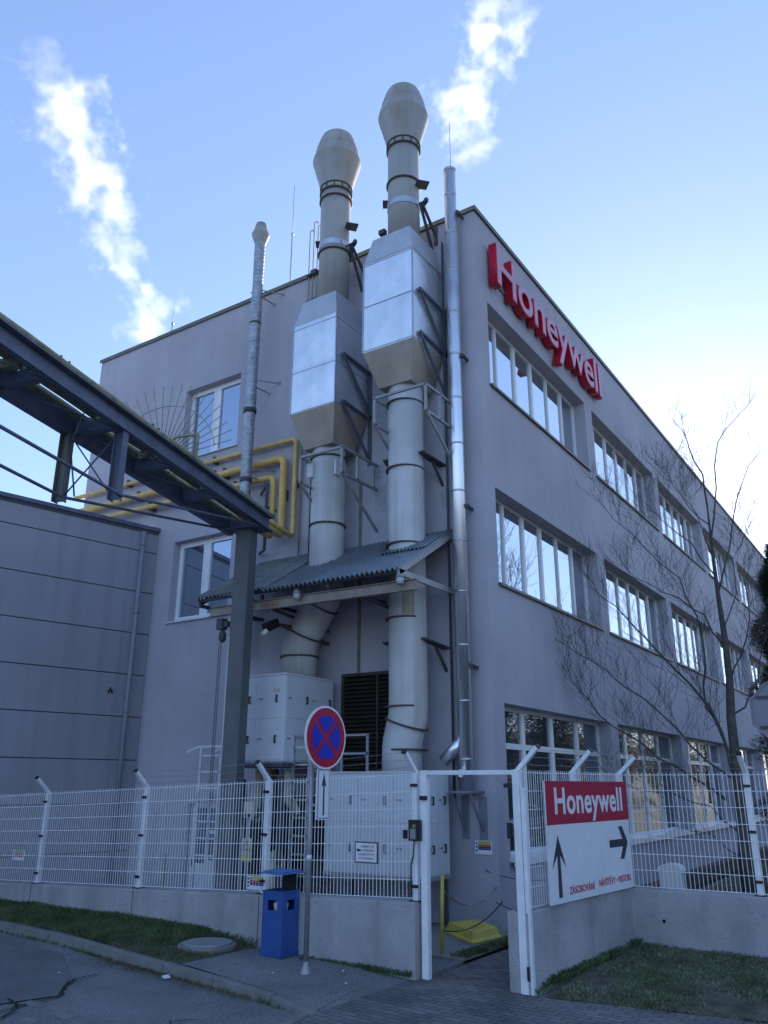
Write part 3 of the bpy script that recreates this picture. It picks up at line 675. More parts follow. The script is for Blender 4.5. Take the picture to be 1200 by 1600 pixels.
# ================================================================ EXHAUST STACKS
def ring(mb, c, r, z, h=.035, t=.035):
    mb.lathe((c[0], c[1], z), [(r - .005, 0), (r + t, 0), (r + t, h), (r - .005, h)], 36)
def bracket(mb, x0, x1, y, z, drop=.55, w=.05, yw=None):
    yw = y if yw is None else yw
    mb.bar((x0, y, z), (x1, yw, z), w, w); mb.bar((x0 + .05, y, z - .02), (x1, yw, z - drop), w * .8, w * .8)
def stack(c, zt_cowl, label, boxz, cfg):
    X, Y = c
    T = thing('exhaust_stack', label, 'chimney', (X, Y, cfg['base']), 'twin beige exhaust stacks')
    r = .335; bz1, bz0 = boxz
    # upper pipe
    mb = MB(); mb.lathe((X, Y, 0), [(r, bz1 + .6), (r, zt_cowl - 1.85)], 36); mb.build('upper_pipe', MDUCT, T)
    zc = zt_cowl - 1.85
    mb = MB(); mb.lathe((X, Y, zc), [(r + .005, -.02), (r + .01, .10), (.55, .86), (.475, 1.18)], 40, False, False); cw = mb.build('cowl', MDUCT, T)
    mb = MB(); mb.lathe((X, Y, zc), [(.482, 1.165), (.477, 1.19), (.40, 1.46), (.36, 1.55), (.27, 1.63), (.13, 1.68), (.01, 1.69)], 40, False, True); mb.build('cowl_cap', MDUCT, cw)
    mb = MB(); ring(mb, c, r, zc - .05); 
    for k in range(12):
        a = k * math.pi / 6; mb.bar((X + (r + .02) * math.cos(a), Y + (r + .02) * math.sin(a), zc), (X + (r + .02) * math.cos(a), Y + (r + .02) * math.sin(a), zc + .1), .02, .02)
    ring(mb, c, r, zc + .1, .02)
    for z in cfg['rings']: ring(mb, c, r, z)
    mb.build('flange_ring', MRING, T)
    mb = MB(); mb.lathe((X, Y, cfg['clamp']), [(r + .012, 0), (r + .012, .14)], 36, False, False); cl = mb.build('clamp_band', MSTRAP, T)
    z = cfg['clamp'] + .07
    mb = MB(); mb.bar((X + .12, Y - r - .05, z), (X + .02, Y - r - .22, z + .02), .07, .09); mb.bar((X - .1, Y - r - .02, z + .42), (X + .1, Y - r - .2, z + .42), .25, .02); mb.bar((X - .1, Y + r + .0, z + .30), (X + .1, Y + r + .13, z + .30), .22, .02)
    mb.bar((X - .15, Y + r + .02, z - .5), (X - .15, Y + r + .17, z - .5), .1, .1)
    mb.bar((X, Y - r - .1, z), (X0 + .02, Y - r - .12, z - .55), .05, .05); mb.bar((X, Y - r - .06, z), (X0 + .02, Y - r - .03, z - .9), .05, .05); mb.bar((X0 - .0, Y - r - .12, z - .75), (X0 - .0, Y - r - .12, z - .3), .08, .05)
    mb.build('stay_bracket', MBRK, T)
    # silencer housing
    hx0, hx1, hy0, hy1 = 11.4, 12.50, cfg['hy'][0], cfg['hy'][1]
    mb = MB(); b = mb.b
    def loop(x0, x1, y0, y1, z): return [b.verts.new(p) for p in ((x0, y0, z), (x1, y0, z), (x1, y1, z), (x0, y1, z))]
    def conn(A, Bb):
        n_ = len(A)
        for k in range(n_): b.faces.new((A[k], A[(k + 1) % n_], Bb[(k + 1) % n_], Bb[k]))
    zz_ = [bz0, (bz0 + bz1) / 2, bz1]
    for za, zb in zip(zz_, zz_[1:]):
        LA = loop(hx0, hx1, hy0, hy1, za); LB = loop(hx0, hx1, hy0, hy1, zb)
        for k in range(4):
            q = [LA[k], LA[(k + 1) % 4], LB[(k + 1) % 4], LB[k]]; cen = sum((v.co for v in q), Vector()) / 4; nn_ = Vector(((hx0 + hx1) / 2, (hy0 + hy1) / 2, cen.z)); cen += (cen - nn_).normalized() * .022
            cv_ = b.verts.new(cen)
            for i in range(4): b.faces.new((q[i], q[(i + 1) % 4], cv_))
    mb.build('silencer_housing', MSIL, T)
    mb = MB(); b = mb.b; L1 = loop(hx0, hx1, hy0, hy1, bz1); L2 = loop(hx0 + .12, hx1 - .0, hy0 + .13, hy1 - .13, bz1 + .62); conn(L1, L2); b.faces.new(L2); mb.build('housing_top', mat('hood_grey', (.48, .51, .55), .45, metal=.3, var=.1), T)
    mb = MB(); b = mb.b; L0 = loop(hx0, hx1, hy0, hy1, bz0); L2 = loop(X - .36, X + .36, Y - .36, Y + .36, bz0 - .72); conn(L0, L2); b.faces.new(L2[::-1]); mb.build('tapered_hopper', MTAN, T)
    # seams as thin raised strips
    mb = MB()
    for zz in cfg['seams']: mb.box(hx0 - .008, hx1, hy0 - .008, hy1 + .008, zz, zz + .018)
    for (px, py) in ((hx0, hy0), (hx0, hy1)): mb.box(px - .012, px + .012, py - .012, py + .012, bz0, bz1)
    mb.build('sheet_seam', mat('seam', (.4, .42, .46), .45, metal=.6), T)
    mb = MB(); a1 = (hx0 - .003, hy0, bz0); 
    # cross creases on the sheets
    for (za, zb) in zip(cfg['seams'], cfg['seams'][1:]):
        mb.bar((hx0 - .001, hy0 + .02, za), (hx0 - .001, hy1 - .02, zb), .006, .006); mb.bar((hx0 + .02, hy0 - .001, za), (hx1 - .02, hy0 - .001, zb), .006, .006)
    mb.build('crease', MSIL, T)
    # diagonal wall braces on right side
    mb = MB()
    for zz in cfg['brace']:
        mb.bar((hx0 + .18, hy0 - .05, zz), (X0 - .0, hy0 - .05, zz - .05), .045, .045); mb.bar((hx0 + .18, hy0 - .05, zz - .02), (X0, hy0 - .05, zz - .98), .045, .045)
        mb.box(X0 - .012, X0 + .005, hy0 - .1, hy0, zz - 1.08, zz + .02)
    mb.build('wall_brace', mat('brace_grey', (.13, .14, .17), .5, metal=.3, var=.2), T)
    # lower support frame
    fz = cfg['frame']; fy0, fy1 = cfg['fy']; fx = 11.36; h = .52
    mb = MB(); w = .045
    for zz in (fz, fz - h):
        if zz == fz: mb.bar((fx, fy0, zz), (fx, fy1, zz), w, w, ext=.02)
        mb.bar((fx, fy0, zz), (X0, fy0, zz), w, w); mb.bar((fx, fy1, zz), (X0, fy1, zz), w, w)
    for yy_ in (fy0, fy1):
        for xx in (fx, fx + .5, fx + 1.05): mb.bar((xx, yy_, fz - h), (xx, yy_, fz), w, w)
        mb.bar((fx, yy_, fz - h), (X0, yy_, fz - h - .85), w, w)
    mb.build('support_frame', MFRM, T)
    # lower pipe
    mb = MB(); mb.tube(cfg['path'], r, 36)
    mb.build('lower_pipe', MDUCT2, T)
    mb = MB()
    for z in cfg['lrings']: ring(mb, c, r, z, .03, .03)
    mb.build('flange_ring', MRING, T)
    mb = MB()
    for (z, yo) in cfg['lb']:
        mb.bar((X - .1, Y - r - .04, z), (X0, Y - r - .16, z - .1), .16, .03); mb.bar((X + .25, Y - r - .1, z - .07), (X0, Y - r - .16, z - .5), .04, .04); mb.bar((X - .1, Y + r + .01, z), (X + .2, Y + r + .12, z), .16, .03)
    mb.build('pipe_bracket', MBRK, T)
    return T
D2 = stack((12.0, 7.50), 16.92, 'taller beige exhaust stack nearest the building corner, with silver silencer box', (12.05, 10.05),
    dict(base=2.33, rings=[14.12], clamp=13.5, hy=(6.94, 8.08), seams=[10.07, 11.05, 12.0, 12.05], brace=[11.2, 10.25], frame=8.98, fy=(6.66, 7.76),
         path=[(12.0, 7.48, 9.35), (12.0, 7.46, 3.42), (12.0, 7.47, 3.22), (11.99, 7.57, 2.82), (11.98, 7.58, 2.66), (11.98, 7.58, 2.30)], lrings=[9.0, 7.66, 6.2, 4.86, 3.36, 2.66], lb=[(7.95, 0), (4.5, 0)]))
D1 = stack((12.0, 9.30), 16.60, 'shorter beige exhaust stack left of its twin, with narrow silver silencer box', (11.21, 9.19),
    dict(base=4.0, rings=[14.50, 13.1], clamp=13.22, hy=(8.74, 9.86), seams=[9.2, 10.1, 11.1], brace=[10.35, 9.3], frame=8.18, fy=(8.5, 9.5),
         path=[(12.0, 9.30, 8.5), (12.0, 9.30, 5.75), (12.0, 9.36, 5.45), (12.0, 9.80, 4.80), (12.0, 9.87, 4.62), (12.0, 9.88, 3.98)], lrings=[8.28, 6.88], lb=[]))
# tilted rings on the elbows
def tring(name, c, n_, r, parent):
    mb = MB(); n_ = Vector(n_).normalized(); c = Vector(c); mb.tube([c - n_ * .015, c + n_ * .015], r, 36); return mb.build(name, MRING, parent)
tring('flange_ring', (12.0, 9.42, 5.36), (0, -.56, .83), .375, D1); tring('flange_ring', (12.0, 9.77, 4.84), (0, -.45, .83), .375, D1); tring('flange_ring', (12.0, 9.88, 4.40), (0, 0, 1), .37, D1)
tring('flange_ring', (12.0, 7.50, 3.10), (0, -.3, .9), .38, D2)
# small white junction boxes at D1 tube top
mb = MB(); mb.box(11.63, 11.68, 9.42, 9.56, 7.85, 8.15).box(11.75, 11.9, 8.93, 8.98, 7.85, 8.15); mb.build('junction_box', MMETER, D1)
# rust stain panel + hatch on D2 lower pipe
mb = MB()
for k in range(8):
    a = R(195 + k * 4.5); a2 = R(195 + (k + 1) * 4.5); rr = .338
    mb.poly([(12.0 + rr * math.cos(a), 7.46 + rr * math.sin(a), 4.90), (12.0 + rr * math.cos(a2), 7.46 + rr * math.sin(a2), 4.90), (12.0 + rr * math.cos(a2), 7.46 + rr * math.sin(a2), 5.32), (12.0 + rr * math.cos(a), 7.46 + rr * math.sin(a), 5.32)])
mb.build('stained_hatch', mat('stained_hatch', (.36, .31, .21), .6, var=.3, vs=8, streak=.7, stc=(.10, .07, .03)), D2)

# ---------------------------------------------------------------- stainless flue
fx, fy = 12.30, 6.55
F = thing('stainless_flue', 'tall shiny stainless steel flue pipe at the building corner', 'flue', (fx, fy, 2.04))
mb = MB(); mb.lathe((fx, fy, 0), [(.125, 2.04), (.125, 14.33)], 36, True, True); mb.build('flue_pipe', MSTEEL, F)
mb = MB(); z = 2.5
while z < 14.3:
    mb.lathe((fx, fy, z), [(.124, 0), (.131, .01), (.131, .03), (.124, .04)], 36); z += .93
mb.lathe((fx, fy, 14.28), [(.124, 0), (.133, .01), (.133, .05), (.124, .055)], 36); mb.build('joint_band', MSTRAP, F)
mb = MB()
for z in (13.2, 9.9, 6.85, 4.0):
    mb.box(fx + .05, X0, fy - .17, fy - .13, z, z + .05); mb.box(fx + .05, X0, fy + .13, fy + .17, z, z + .05); mb.box(fx - .02, fx + .1, fy - .17, fy - .12, z - .01, z + .06)
mb.build('wall_clamp', MBRK, F)
mb = MB(); mb.box(fx - .22, X0, fy - .2, fy + .2, 2.0, 2.035)
for yy_ in (fy - .16, fy + .16):
    mb.bar((fx - .2, yy_, 1.99), (X0 - .01, yy_, 1.42), .03, .03); mb.box(X0 - .015, X0, yy_ - .07, yy_ + .07, 1.3, 1.95)
mb.build('wall_shelf', mat('shelf_grey', (.22, .23, .26), .5, metal=.3, var=.15), F)
mb = MB(); mb.tube([(fx, fy + .02, 2.85), (12.28, 6.95, 2.5)], .10, 28); mb.tube([(fx, fy, 2.3), (fx - .16, fy + .0, 2.3)], .075, 24); br_ = mb.build('inlet_branch', MSTEEL, F)
mb = MB(); mb.lathe((0, 0, 0), [(.0005, 0), (.03, 0), (.05, .01), (.078, .01), (.078, -.012)], 24, False, False)
for v in mb.b.verts: v.co = Vector((fx - .165 - v.co.z, fy + v.co.x, 2.3 + v.co.y))
mb.build('inspection_cap', MSTRAP, br_)
mb = MB(); mb.tube([(fx - .02, fy + .05, 12.9)] + [(X0 - .12 + .03 * math.sin(z * 2.1), fy + .19 + .02 * math.sin(z * 3), z) for z in [12.4, 11.6, 10.8, 9.8, 9.1, 8.2, 7.2, 6.4, 5.8, 5.2, 4.4, 3.2, 2.2]], .014, 6); mb.build('loose_cable', MRUBBER, F)
mb = MB(); mb.tube([(X0 - .06, fy + .33, 12.8), (X0 - .06, fy + .33, 1.9)], .022, 8); mb.build('conduit', MBRK, F)

# ---------------------------------------------------------------- insulated pipe with cowl
px_, py_ = 12.05, 11.60
Ip = thing('insulated_pipe', 'thin wrinkled foil wrapped vent pipe with small cowl on the left facade', 'vent pipe', (px_, py_, 5.0))
mb = MB(); prof = []; z = 4.6
while z < 14.4:
    prof += [(.112 + .006 * math.sin(z * 2.7), z), (.128 + .006 * math.sin(z * 2.7), z + .03), (.126 + .005 * math.sin(z * 5.1), z + .08)]; z += .105
mb.lathe((px_, py_, 0), prof, 20); mb.build('foil_sleeve', MINS, Ip)
mb = MB(); mb.lathe((px_, py_, 0), [(.145, 9.95), (.15, 10.05)], 20).lathe((px_, py_, 0), [(.14, 12.2), (.14, 12.24)], 20).lathe((px_, py_, 0), [(.135, 8.3), (.135, 8.4)], 20); mb.build('strap', MBRK, Ip)
mb = MB(); mb.lathe((px_, py_, 14.38), [(.125, 0), (.13, .02), (.215, .28), (.21, .30), (.15, .46)], 20, False, False); cw = mb.build('cowl', MDUCT, Ip)
mb = MB(); mb.lathe((px_, py_, 14.38), [(.15, .455), (.145, .5), (.12, .6), (.05, .64)], 20); mb.build('cowl_cap', MFRM, cw)
mb = MB()
for z in (13.1, 10.75, 8.6, 5.5):
    mb.bar((px_, py_ - .1, z), (X0, py_ - .38, z + .05), .02, .02); mb.bar((px_, py_ - .12, z - .18), (X0, py_ + -.12, z - .15), .025, .025); mb.box(X0 - .01, X0, py_ - .42, py_ - .34, z, z + .1); mb.bar((px_, py_ + .1, z), (px_ + .02, py_ + .24, z + .06), .02, .02)
mb.build('stand_off', MFRM, Ip)

# ---------------------------------------------------------------- lightning rods, hoops
def rod(x, y, z0, z1, label):
    t = thing('lightning_rod', label, 'lightning rod', (x, y, z0), 'lightning rods on the roof')
    mb = MB(); mb.tube([(x, y, z0), (x, y, z0 + (z1 - z0) * .55)], .014, 6).tube([(x, y, z0 + (z1 - z0) * .55), (x, y, z1)], .007, 6); mb.build('rod', MFRM, t)
    mb = MB(); mb.lathe((x, y, z0 + (z1 - z0) * .53), [(.02, 0), (.04, .02), (.04, .06), (.02, .08)], 8); mb.build('coupler', MALU, t)
rod(12.85, 11.3, ZT, 16.55, 'tall thin lightning rod on the roof edge left of the stacks')
rod(13.1, 6.95, ZT, 16.45, 'thin lightning rod rising behind the stainless flue')
rod(12.95, 15.55, ZT, 14.55, 'short lightning rod near the left end of the roof')
t = thing('roof_hoops', 'three thin hooked rods standing up from the wall beside the shorter stack', 'conduit', (12.5, 10.4, 12))
mb = MB()
for k, (yy_, zt_) in enumerate(((10.42, 14.55), (10.30, 14.75), (10.18, 14.6))):
    mb.tube([(X0 - .06, yy_, 8.6 if k else 6.6), (X0 - .06, yy_, zt_), (X0 - .02, yy_ - .03, zt_ + .06), (X0 + .03, yy_ - .05, zt_ + .02)], .013, 6)
mb.build('rods', MYOLD, t)
mb = MB()
for z in (12.6, 13.3, 10.4): mb.box(X0 - .1, X0, 10.14, 10.46, z, z + .04)
mb.build('clips', MBRK, t)
mb = MB(); mb.tube([(X0 - .05, 10.16, 8.3), (X0 - .05, 10.16, 6.3)], .014, 6).tube([(X0 - .05, 10.05, 8.3), (X0 - .05, 10.05, 6.3)], .014, 6); mb.build('lower_rods', MBRNP, t)
# dark square tube frame by the risers
t = thing('wall_frame', 'dark square tube bracket frame on the wall beside the yellow risers', 'bracket', (12.3, 11.2, 7.0))
mb = MB(); mb.tube([(12.5, 11.55, 8.15), (12.2, 11.1, 8.2), (12.2, 11.1, 6.75), (12.5, 11.5, 6.8)], .03, 6, smooth=False).tube([(12.2, 11.1, 7.7), (12.5, 11.1, 7.7)], .03, 6); mb.build('frame', MBRK, t)

# ---------------------------------------------------------------- yellow wall pipes + bridge pipes
d_ = Vector((.956, .293, 0)); n_b = Vector((-.293, .956, 0)); E_ = Vector((10.76, 9.64, 6.53))
def bp(s, t, z): return E_ - d_ * s + n_b * t + Vector((0, 0, z - 6.53))
def arc(pts, rad=.18, seg=5):
    out = [Vector(pts[0])]
    for a, b_, c in zip(pts, pts[1:], pts[2:]):
        a, b_, c = Vector(a), Vector(b_), Vector(c); u = (a - b_).normalized() * rad; v = (c - b_).normalized() * rad
        for k in range(seg + 1):
            t = k / seg; out.append((b_ + u) * (1 - t) ** 2 + b_ * 2 * t * (1 - t) + (b_ + v) * t ** 2)
    out.append(Vector(pts[-1])); return out
SB = 8.9
def gaspipe(label, r, path, clampz):
    t = thing('gas_pipe', label, 'pipe', path[1], 'yellow gas pipes')
    mb = MB(); mb.tube(arc(path, max(.14, r * 2.2)), r, 14); mb.build('pipe', MYEL, t)
    mb = MB()
    for (x, y, z) in clampz: mb.box(x - r * .5, X0 + .02, y - .025, y + .025, z - r - .03, z + r + .03)
    mb.build('pipe_clamp', MBRK, t)
gaspipe('highest yellow pipe on the left facade, dropping in the riser nearest the stacks', .052, [(12.42, 18.1, 9.30), (12.42, 10.53, 9.22), (12.42, 10.53, 7.0), bp(-.2, .36, 6.96)], [(12.42, 16, 9.3), (12.42, 13, 9.26), (12.42, 10.53, 8.2)])
gaspipe('thick middle yellow pipe on the left facade with rusty bend', .082, [(12.38, 18.1, 8.85), (12.38, 10.82, 8.82), (12.38, 10.82, 7.06), bp(-.2, .62, 6.98)], [(12.38, 15.5, 8.85), (12.38, 12.6, 8.85), (12.38, 10.82, 8.0)])
gaspipe('lowest yellow pipe on the left facade, innermost bend', .066, [(12.34, 18.1, 8.50), (12.34, 11.06, 8.42), (12.34, 11.06, 7.06), bp(-.2, .86, 6.98)], [(12.34, 15, 8.48), (12.34, 12.2, 8.45)])
mb = MB(); mb.tube([(12.44, 15.6, 8.10), (12.44, 17.9, 8.15)], .07, 12); mb.build('x', MYEL) if False else None

# ================================================================ PIPE BRIDGE
PB = thing('pipe_bridge', 'dark blue steel pipe bridge crossing the upper left towards the building', 'pipe bridge', (10.41, 9.91, 0))
BH = .27
def chan(mb, a, b_, h, w, side):   # C channel: web + flanges
    a = Vector(a); b_ = Vector(b_); up = Vector((0, 0, 1)); s = (b_ - a).normalized().cross(up) * side
    mb.bar(a + up * h / 2, b_ + up * h / 2, .012, h)
    mb.bar(a + up * .008 + s * w / 2, b_ + up * .008 + s * w / 2, w, .016); mb.bar(a + up * (h - .008) + s * w / 2, b_ + up * (h - .008) + s * w / 2, w, .016)
mb = MB(); chan(mb, bp(-.02, .06, 6.53), bp(SB, .06, 6.53), BH, .10, -1); mb.build('main_beam', MBLUE, PB)
mb = MB(); chan(mb, bp(-.02, .78, 6.53), bp(SB, .78, 6.53), BH, .10, 1); mb.build('main_beam', MBLUE, PB)
for k, s in enumerate((.12, 1.85, 3.25, 4.67, 6.1, 7.5, 8.8)):
    mb = MB(); mb.bar(bp(s, .075, 6.66), bp(s, .765, 6.66), .10, .16); mb.build('cross_beam', MBLUE, PB)
for (s, t0, zb, o) in ((4.67, .06, 5.58, 0), (4.80, .80, 5.58, 0), (8.6, .06, 5.58, 0), (8.6, .80, 5.58, 0)):
    mb = MB(); p = bp(s, t0, 0); a = p + Vector((0, 0, zb)); b_ = p + Vector((0, 0, 6.528))
    sx = n_b * .065
    mb.bar(a, b_, .13, .014, up=tuple(d_)) if False else None
    # I section: web + two flanges
    mb.bar(a, b_, .012, .12, up=tuple(n_b)); mb.bar(a + n_b * .065, b_ + n_b * .065, .12, .012, up=tuple(n_b)); mb.bar(a - n_b * .065, b_ - n_b * .065, .12, .012, up=tuple(n_b))
    mb.build('hanger_post', MBLUE if t0 < .5 else mat('hanger_olive', (.14, .15, .13), .6, var=.2), PB)
for t0 in (.03, .80):
    mb = MB(); s1 = 4.67 if t0 < .5 else 4.80
    mb.tube([bp(.5, t0, 6.52), bp(s1, t0 - .06, 5.64), bp(8.6, t0 - .06, 5.66)], .022, 8)
    mb.build('tie_rod', MBLUE, PB)
mb = MB(); mb.tube([bp(4.67, .12, 6.5), bp(4.8, .74, 5.65)], .011, 6).tube([bp(4.67, .12, 5.65), bp(4.8, .74, 6.5)], .011, 6).tube([bp(8.6, .12, 6.5), bp(8.6, .74, 5.65)], .011, 6)
for s0, s1 in ((1.85, 3.25), (3.25, 4.67), (4.67, 6.1), (6.1, 7.5)): mb.tube([bp(s0, .1, 6.58), bp(s1, .74, 6.58)], .009, 6)
for s in (2.3, 3.0, 5.2): mb.tube([bp(s, .2, 6.8), bp(s + .05, .35, 6.2 if s > 5 else 6.56)], .008, 6)
mb.tube([bp(4.8 - .02 * k, .75 - .02 * k, 6.5 - .17 * k - .03 * math.sin(k)) for k in range(6)], .012, 6)
mb.build('bracing_rod', MBLUE, PB)
mb = MB(); c = Vector((10.41, 9.91, 0)); hw = .14
for sgn in (1, -1): mb.bar(c + n_b * hw * sgn * .96 + Vector((0, 0, 0)), c + n_b * hw * sgn * .96 + Vector((0, 0, 6.5)), .28, .015, up=tuple(n_b))
for sgn in (1, -1): mb.bar(c + d_ * hw * sgn + Vector((0, 0, 0)), c + d_ * hw * sgn + Vector((0, 0, 6.5)), .28, .015, up=tuple(d_))
mb.build('column', MCOLM, PB)
mb = MB(); mb.bar(c + Vector((0, 0, 6.515)) - n_b * .3, c + Vector((0, 0, 6.515)) + n_b * .3, .42, .02); mb.box(c.x - .25, c.x + .25, c.y - .25, c.y + .25, 0.02, .05); mb.build('cap_plate', MBLUE, PB)
c2 = bp(8.7, .42, 0); mb = MB(); mb.bar(c2, c2 + Vector((0, 0, 6.5)), .36, .36, up=tuple(n_b)); mb.build('column', MCOLM, PB)
mb = MB()
for s in (3.9, 4.05, 5.9, 6.05, 2.2, 2.45): mb.bar(bp(s, .02, 6.82), bp(s, .02, 6.90), .03, .03); mb.bar(bp(s, .0, 6.90), bp(s, .06, 6.90), .02, .03)
mb.build('bolt_clip', MBRK, PB)
def bridgepipe(label, r, t0, z, m, s0=-.2, blocks=()):
    t = thing('bridge_pipe', label, 'pipe', bp(0, t0, z), 'pipes lying on the bridge')
    mb = MB(); mb.tube([bp(s0 + (SB - s0) * k / 24, t0 + .008 * math.sin(k * 1.3), z + .006 * math.sin(k * .9)) for k in range(25)], r, 14); mb.build('pipe', m, t)
    if blocks:
        mb = MB()
        for s in blocks: mb.bar(bp(s - .07, t0, z - r - .05), bp(s + .07, t0, z - r - .05), r * 1.7, .12)
        mb.build('saddle', MYOLD, t)
bridgepipe('pale mossy pipe along the outer edge of the bridge', .045, .02, 6.85, MYOLD, -.1)
bridgepipe('dark mossy pipe between the bridge beams', .085, .36, 6.93, MDPIPE, -.2, (1.85, 3.25, 4.67, 6.1, 7.5))
bridgepipe('thick lagged pipe in the middle of the bridge', .085, .60, 6.93, MYOLD, -.2, (3.3, 6.2))
bridgepipe('thin faded pipe along the far edge of the bridge', .06, .86, 6.92, MYOLD, -.2)
# anti-climb fan
AF = thing('climb_guard', 'yellow frame with a fan of thin anti climb spikes standing on the pipe bridge', 'climb guard', bp(2.85, .0, 6.85))
s = 2.95
mb = MB(); w = .035
mb.bar(bp(s, -.06, 6.80), bp(s, -.06, 7.22), w, w); mb.bar(bp(s, -.06, 7.22), bp(s, .36, 7.22), w, w); mb.bar(bp(s, .36, 7.22), bp(s, .36, 6.85), w, w); mb.build('frame', MYOLD, AF)
mb = MB(); cc = bp(s, .55, 6.85); n = 16; mids = []
for k in range(n):
    a = R(-80 + 114 * k / (n - 1)); u = (n_b * math.sin(a) + Vector((0, 0, 1)) * math.cos(a))
    r0, r1 = .30, 1.20 + .13 * k / (n - 1) + .03 * math.sin(k * 1.7)
    mb.tube([cc + u * r0, cc + u * r1], .0065, 5)
    mids.append(cc + u * .92)
mb.build('spikes', MYOLD, AF)
mb = MB(); mb.tube(mids, .008, 5); mb.build('spike_band', MGAL, AF)

# ================================================================ CANOPY
CN = thing('canopy', 'corrugated metal lean-to canopy pierced by the stack pipes', 'canopy', (12.5, 9, 5.4))
def corr(y0, y1, xa, za, xb, zb, m, name, pitch=.076, amp=.011):
    mb = MB(); n_ = int((y1 - y0) / (pitch / 6)); prev = None; sl = Vector((xb - xa, 0, zb - za)).normalized(); nn = Vector((-sl.z, 0, sl.x))
    for k in range(n_ + 1):
        y = y0 + (y1 - y0) * k / n_; ph = (k % 6); o = amp * (1 if ph in (0, 1, 2) else -1) * (1 if ph in (0, 1, 2, 4) else 1)
        o = amp * (1.0 if ph in (1, 2) else (-1.0 if ph in (4, 5) else 0))
        A_ = mb.b.verts.new(Vector((xa, y, za)) + nn * o); B_ = mb.b.verts.new(Vector((xb, y, zb)) + nn * o)
        if prev: mb.b.faces.new((prev[0], A_, B_, prev[1]))
        prev = (A_, B_)
    o = mb.build(name, m, CN); md = o.modifiers.new('thick', 'SOLIDIFY'); md.thickness = .003; md.offset = 0; return o
corr(6.80, 9.72, 10.68, 5.42, 12.54, 6.55, MROOF, 'roof_sheet', pitch=.10, amp=.03); corr(9.70, 11.45, 10.70, 5.47, 12.50, 6.58, MROOF2, 'roof_sheet', pitch=.10, amp=.026)
corr(6.83, 7.75, 11.55, 6.0, 12.2, 6.395, MROOF, 'patch_sheet', amp=.017)
mb = MB()
mb.bar((10.72, 6.84, 5.39), (12.54, 6.84, 6.48), .05, .12); mb.bar((10.72, 6.84, 5.385), (X0, 6.84, 5.40), .05, .10)
mb.build('end_rafter', MLCH, CN)
mb = MB()
for yy_ in (8.3, 10.2, 11.35): mb.bar((10.76, yy_, 5.38), (12.54, yy_, 6.47), .05, .08); mb.bar((10.76, yy_, 5.34), (X0, yy_, 5.36), .05, .06)
mb.bar((10.78, 6.9, 5.40), (10.78, 11.4, 5.44), .05, .05); mb.bar((12.5, 6.9, 6.46), (12.5, 11.4, 6.5), .05, .05)
mb.build('rafter', MBRK, CN)
mb = MB(); mb.tube([(12.50, 6.72, 6.5), (12.44, 6.66, 6.2), (12.5, 6.68, 5.7), (12.5, 6.68, 5.5), (12.46, 6.62, 5.3), (12.5, 6.68, 5.0), (12.52, 6.7, 3.0)], .02, 6); mb.build('drain_hose', MRUBBER, CN)
MBm = thing('hoist_beam', 'rusty cream monorail hoist beam with faded red load lettering under the canopy', 'beam', (10.9, 8.5, 5.1))
mb = MB(); a, b_ = (10.9, 6.6, 5.18), (10.9, 11.2, 5.215)
mb.bar(a, b_, .010, .15); mb.bar((10.9, 6.6, 5.265), (10.9, 11.2, 5.30), .09, .012); mb.bar((10.9, 6.6, 5.10), (10.9, 11.2, 5.135), .09, .012)
mb.build('beam', MMONO, MBm)
text_obj('lettering', 'NOSNOST  1000 KG', MTXTRF, MBm, (10.893, 10.62, 5.165), (0, -1, 0), (0, 0, 1), .085, 1.12, ext=.002, bold=.02)
mb = MB()
for yy_ in (6.95, 8.35, 9.9): mb.bar((10.9, yy_, 5.28), (10.9, yy_, 5.40), .05, .05)
for yy_ in (7.9, 9.95): mb.bar((10.95, yy_, 5.24), (X0, yy_ - .2, 5.0), .05, .05)
mb.build('hanger', MBRK, MBm)
def lamp(x, y, z, label):
    t = thing('bulkhead_lamp', label, 'lamp', (x, y, z), 'bulkhead lamps under the canopy')
    mb = MB(); mb.lathe((x, y, z), [(.07, .0), (.075, .03), (.05, .06), (.03, .12)], 16); mb.build('housing', MGAL, t)
    mb = MB(); mb.lathe((x, y, z - .11), [(.01, 0), (.05, .015), (.068, .06), (.068, .11)], 16); mb.build('glass_dome', mat('lamp_glass', (.55, .55, .55), .25), t)
    mb = MB()
    for k in range(4): mb.lathe((x, y, z - .10 + k * .028), [(.058 + .005 * k, 0), (.072, 0), (.072, .006), (.058 + .005 * k, .006)], 16)
    mb.build('guard', MALU, t)
lamp(10.80, 9.0, 5.30, 'round caged lamp under the left half of the canopy'); lamp(10.80, 6.86, 5.30, 'round caged lamp at the right end of the canopy')
t = thing('floodlight', 'black floodlight on a wall arm under the canopy beam', 'floodlight', (11.3, 10.0, 4.85))
mb = MB(); mb.bar((11.2, 10.05, 4.86), (11.42, 10.0, 4.98), .20, .16); mb.build('body', MBLK, t)
mb = MB(); mb.bar((11.16, 10.08, 4.8), (11.2, 10.05, 4.75), .18, .1); mb.build('lens', MWHT, t)
mb = MB(); mb.bar((11.4, 9.95, 4.95), (X0, 9.6, 4.7), .04, .05); mb.bar((11.4, 9.95, 4.95), (X0, 9.6, 4.95), .04, .04); mb.build('arm', MBRK, t)
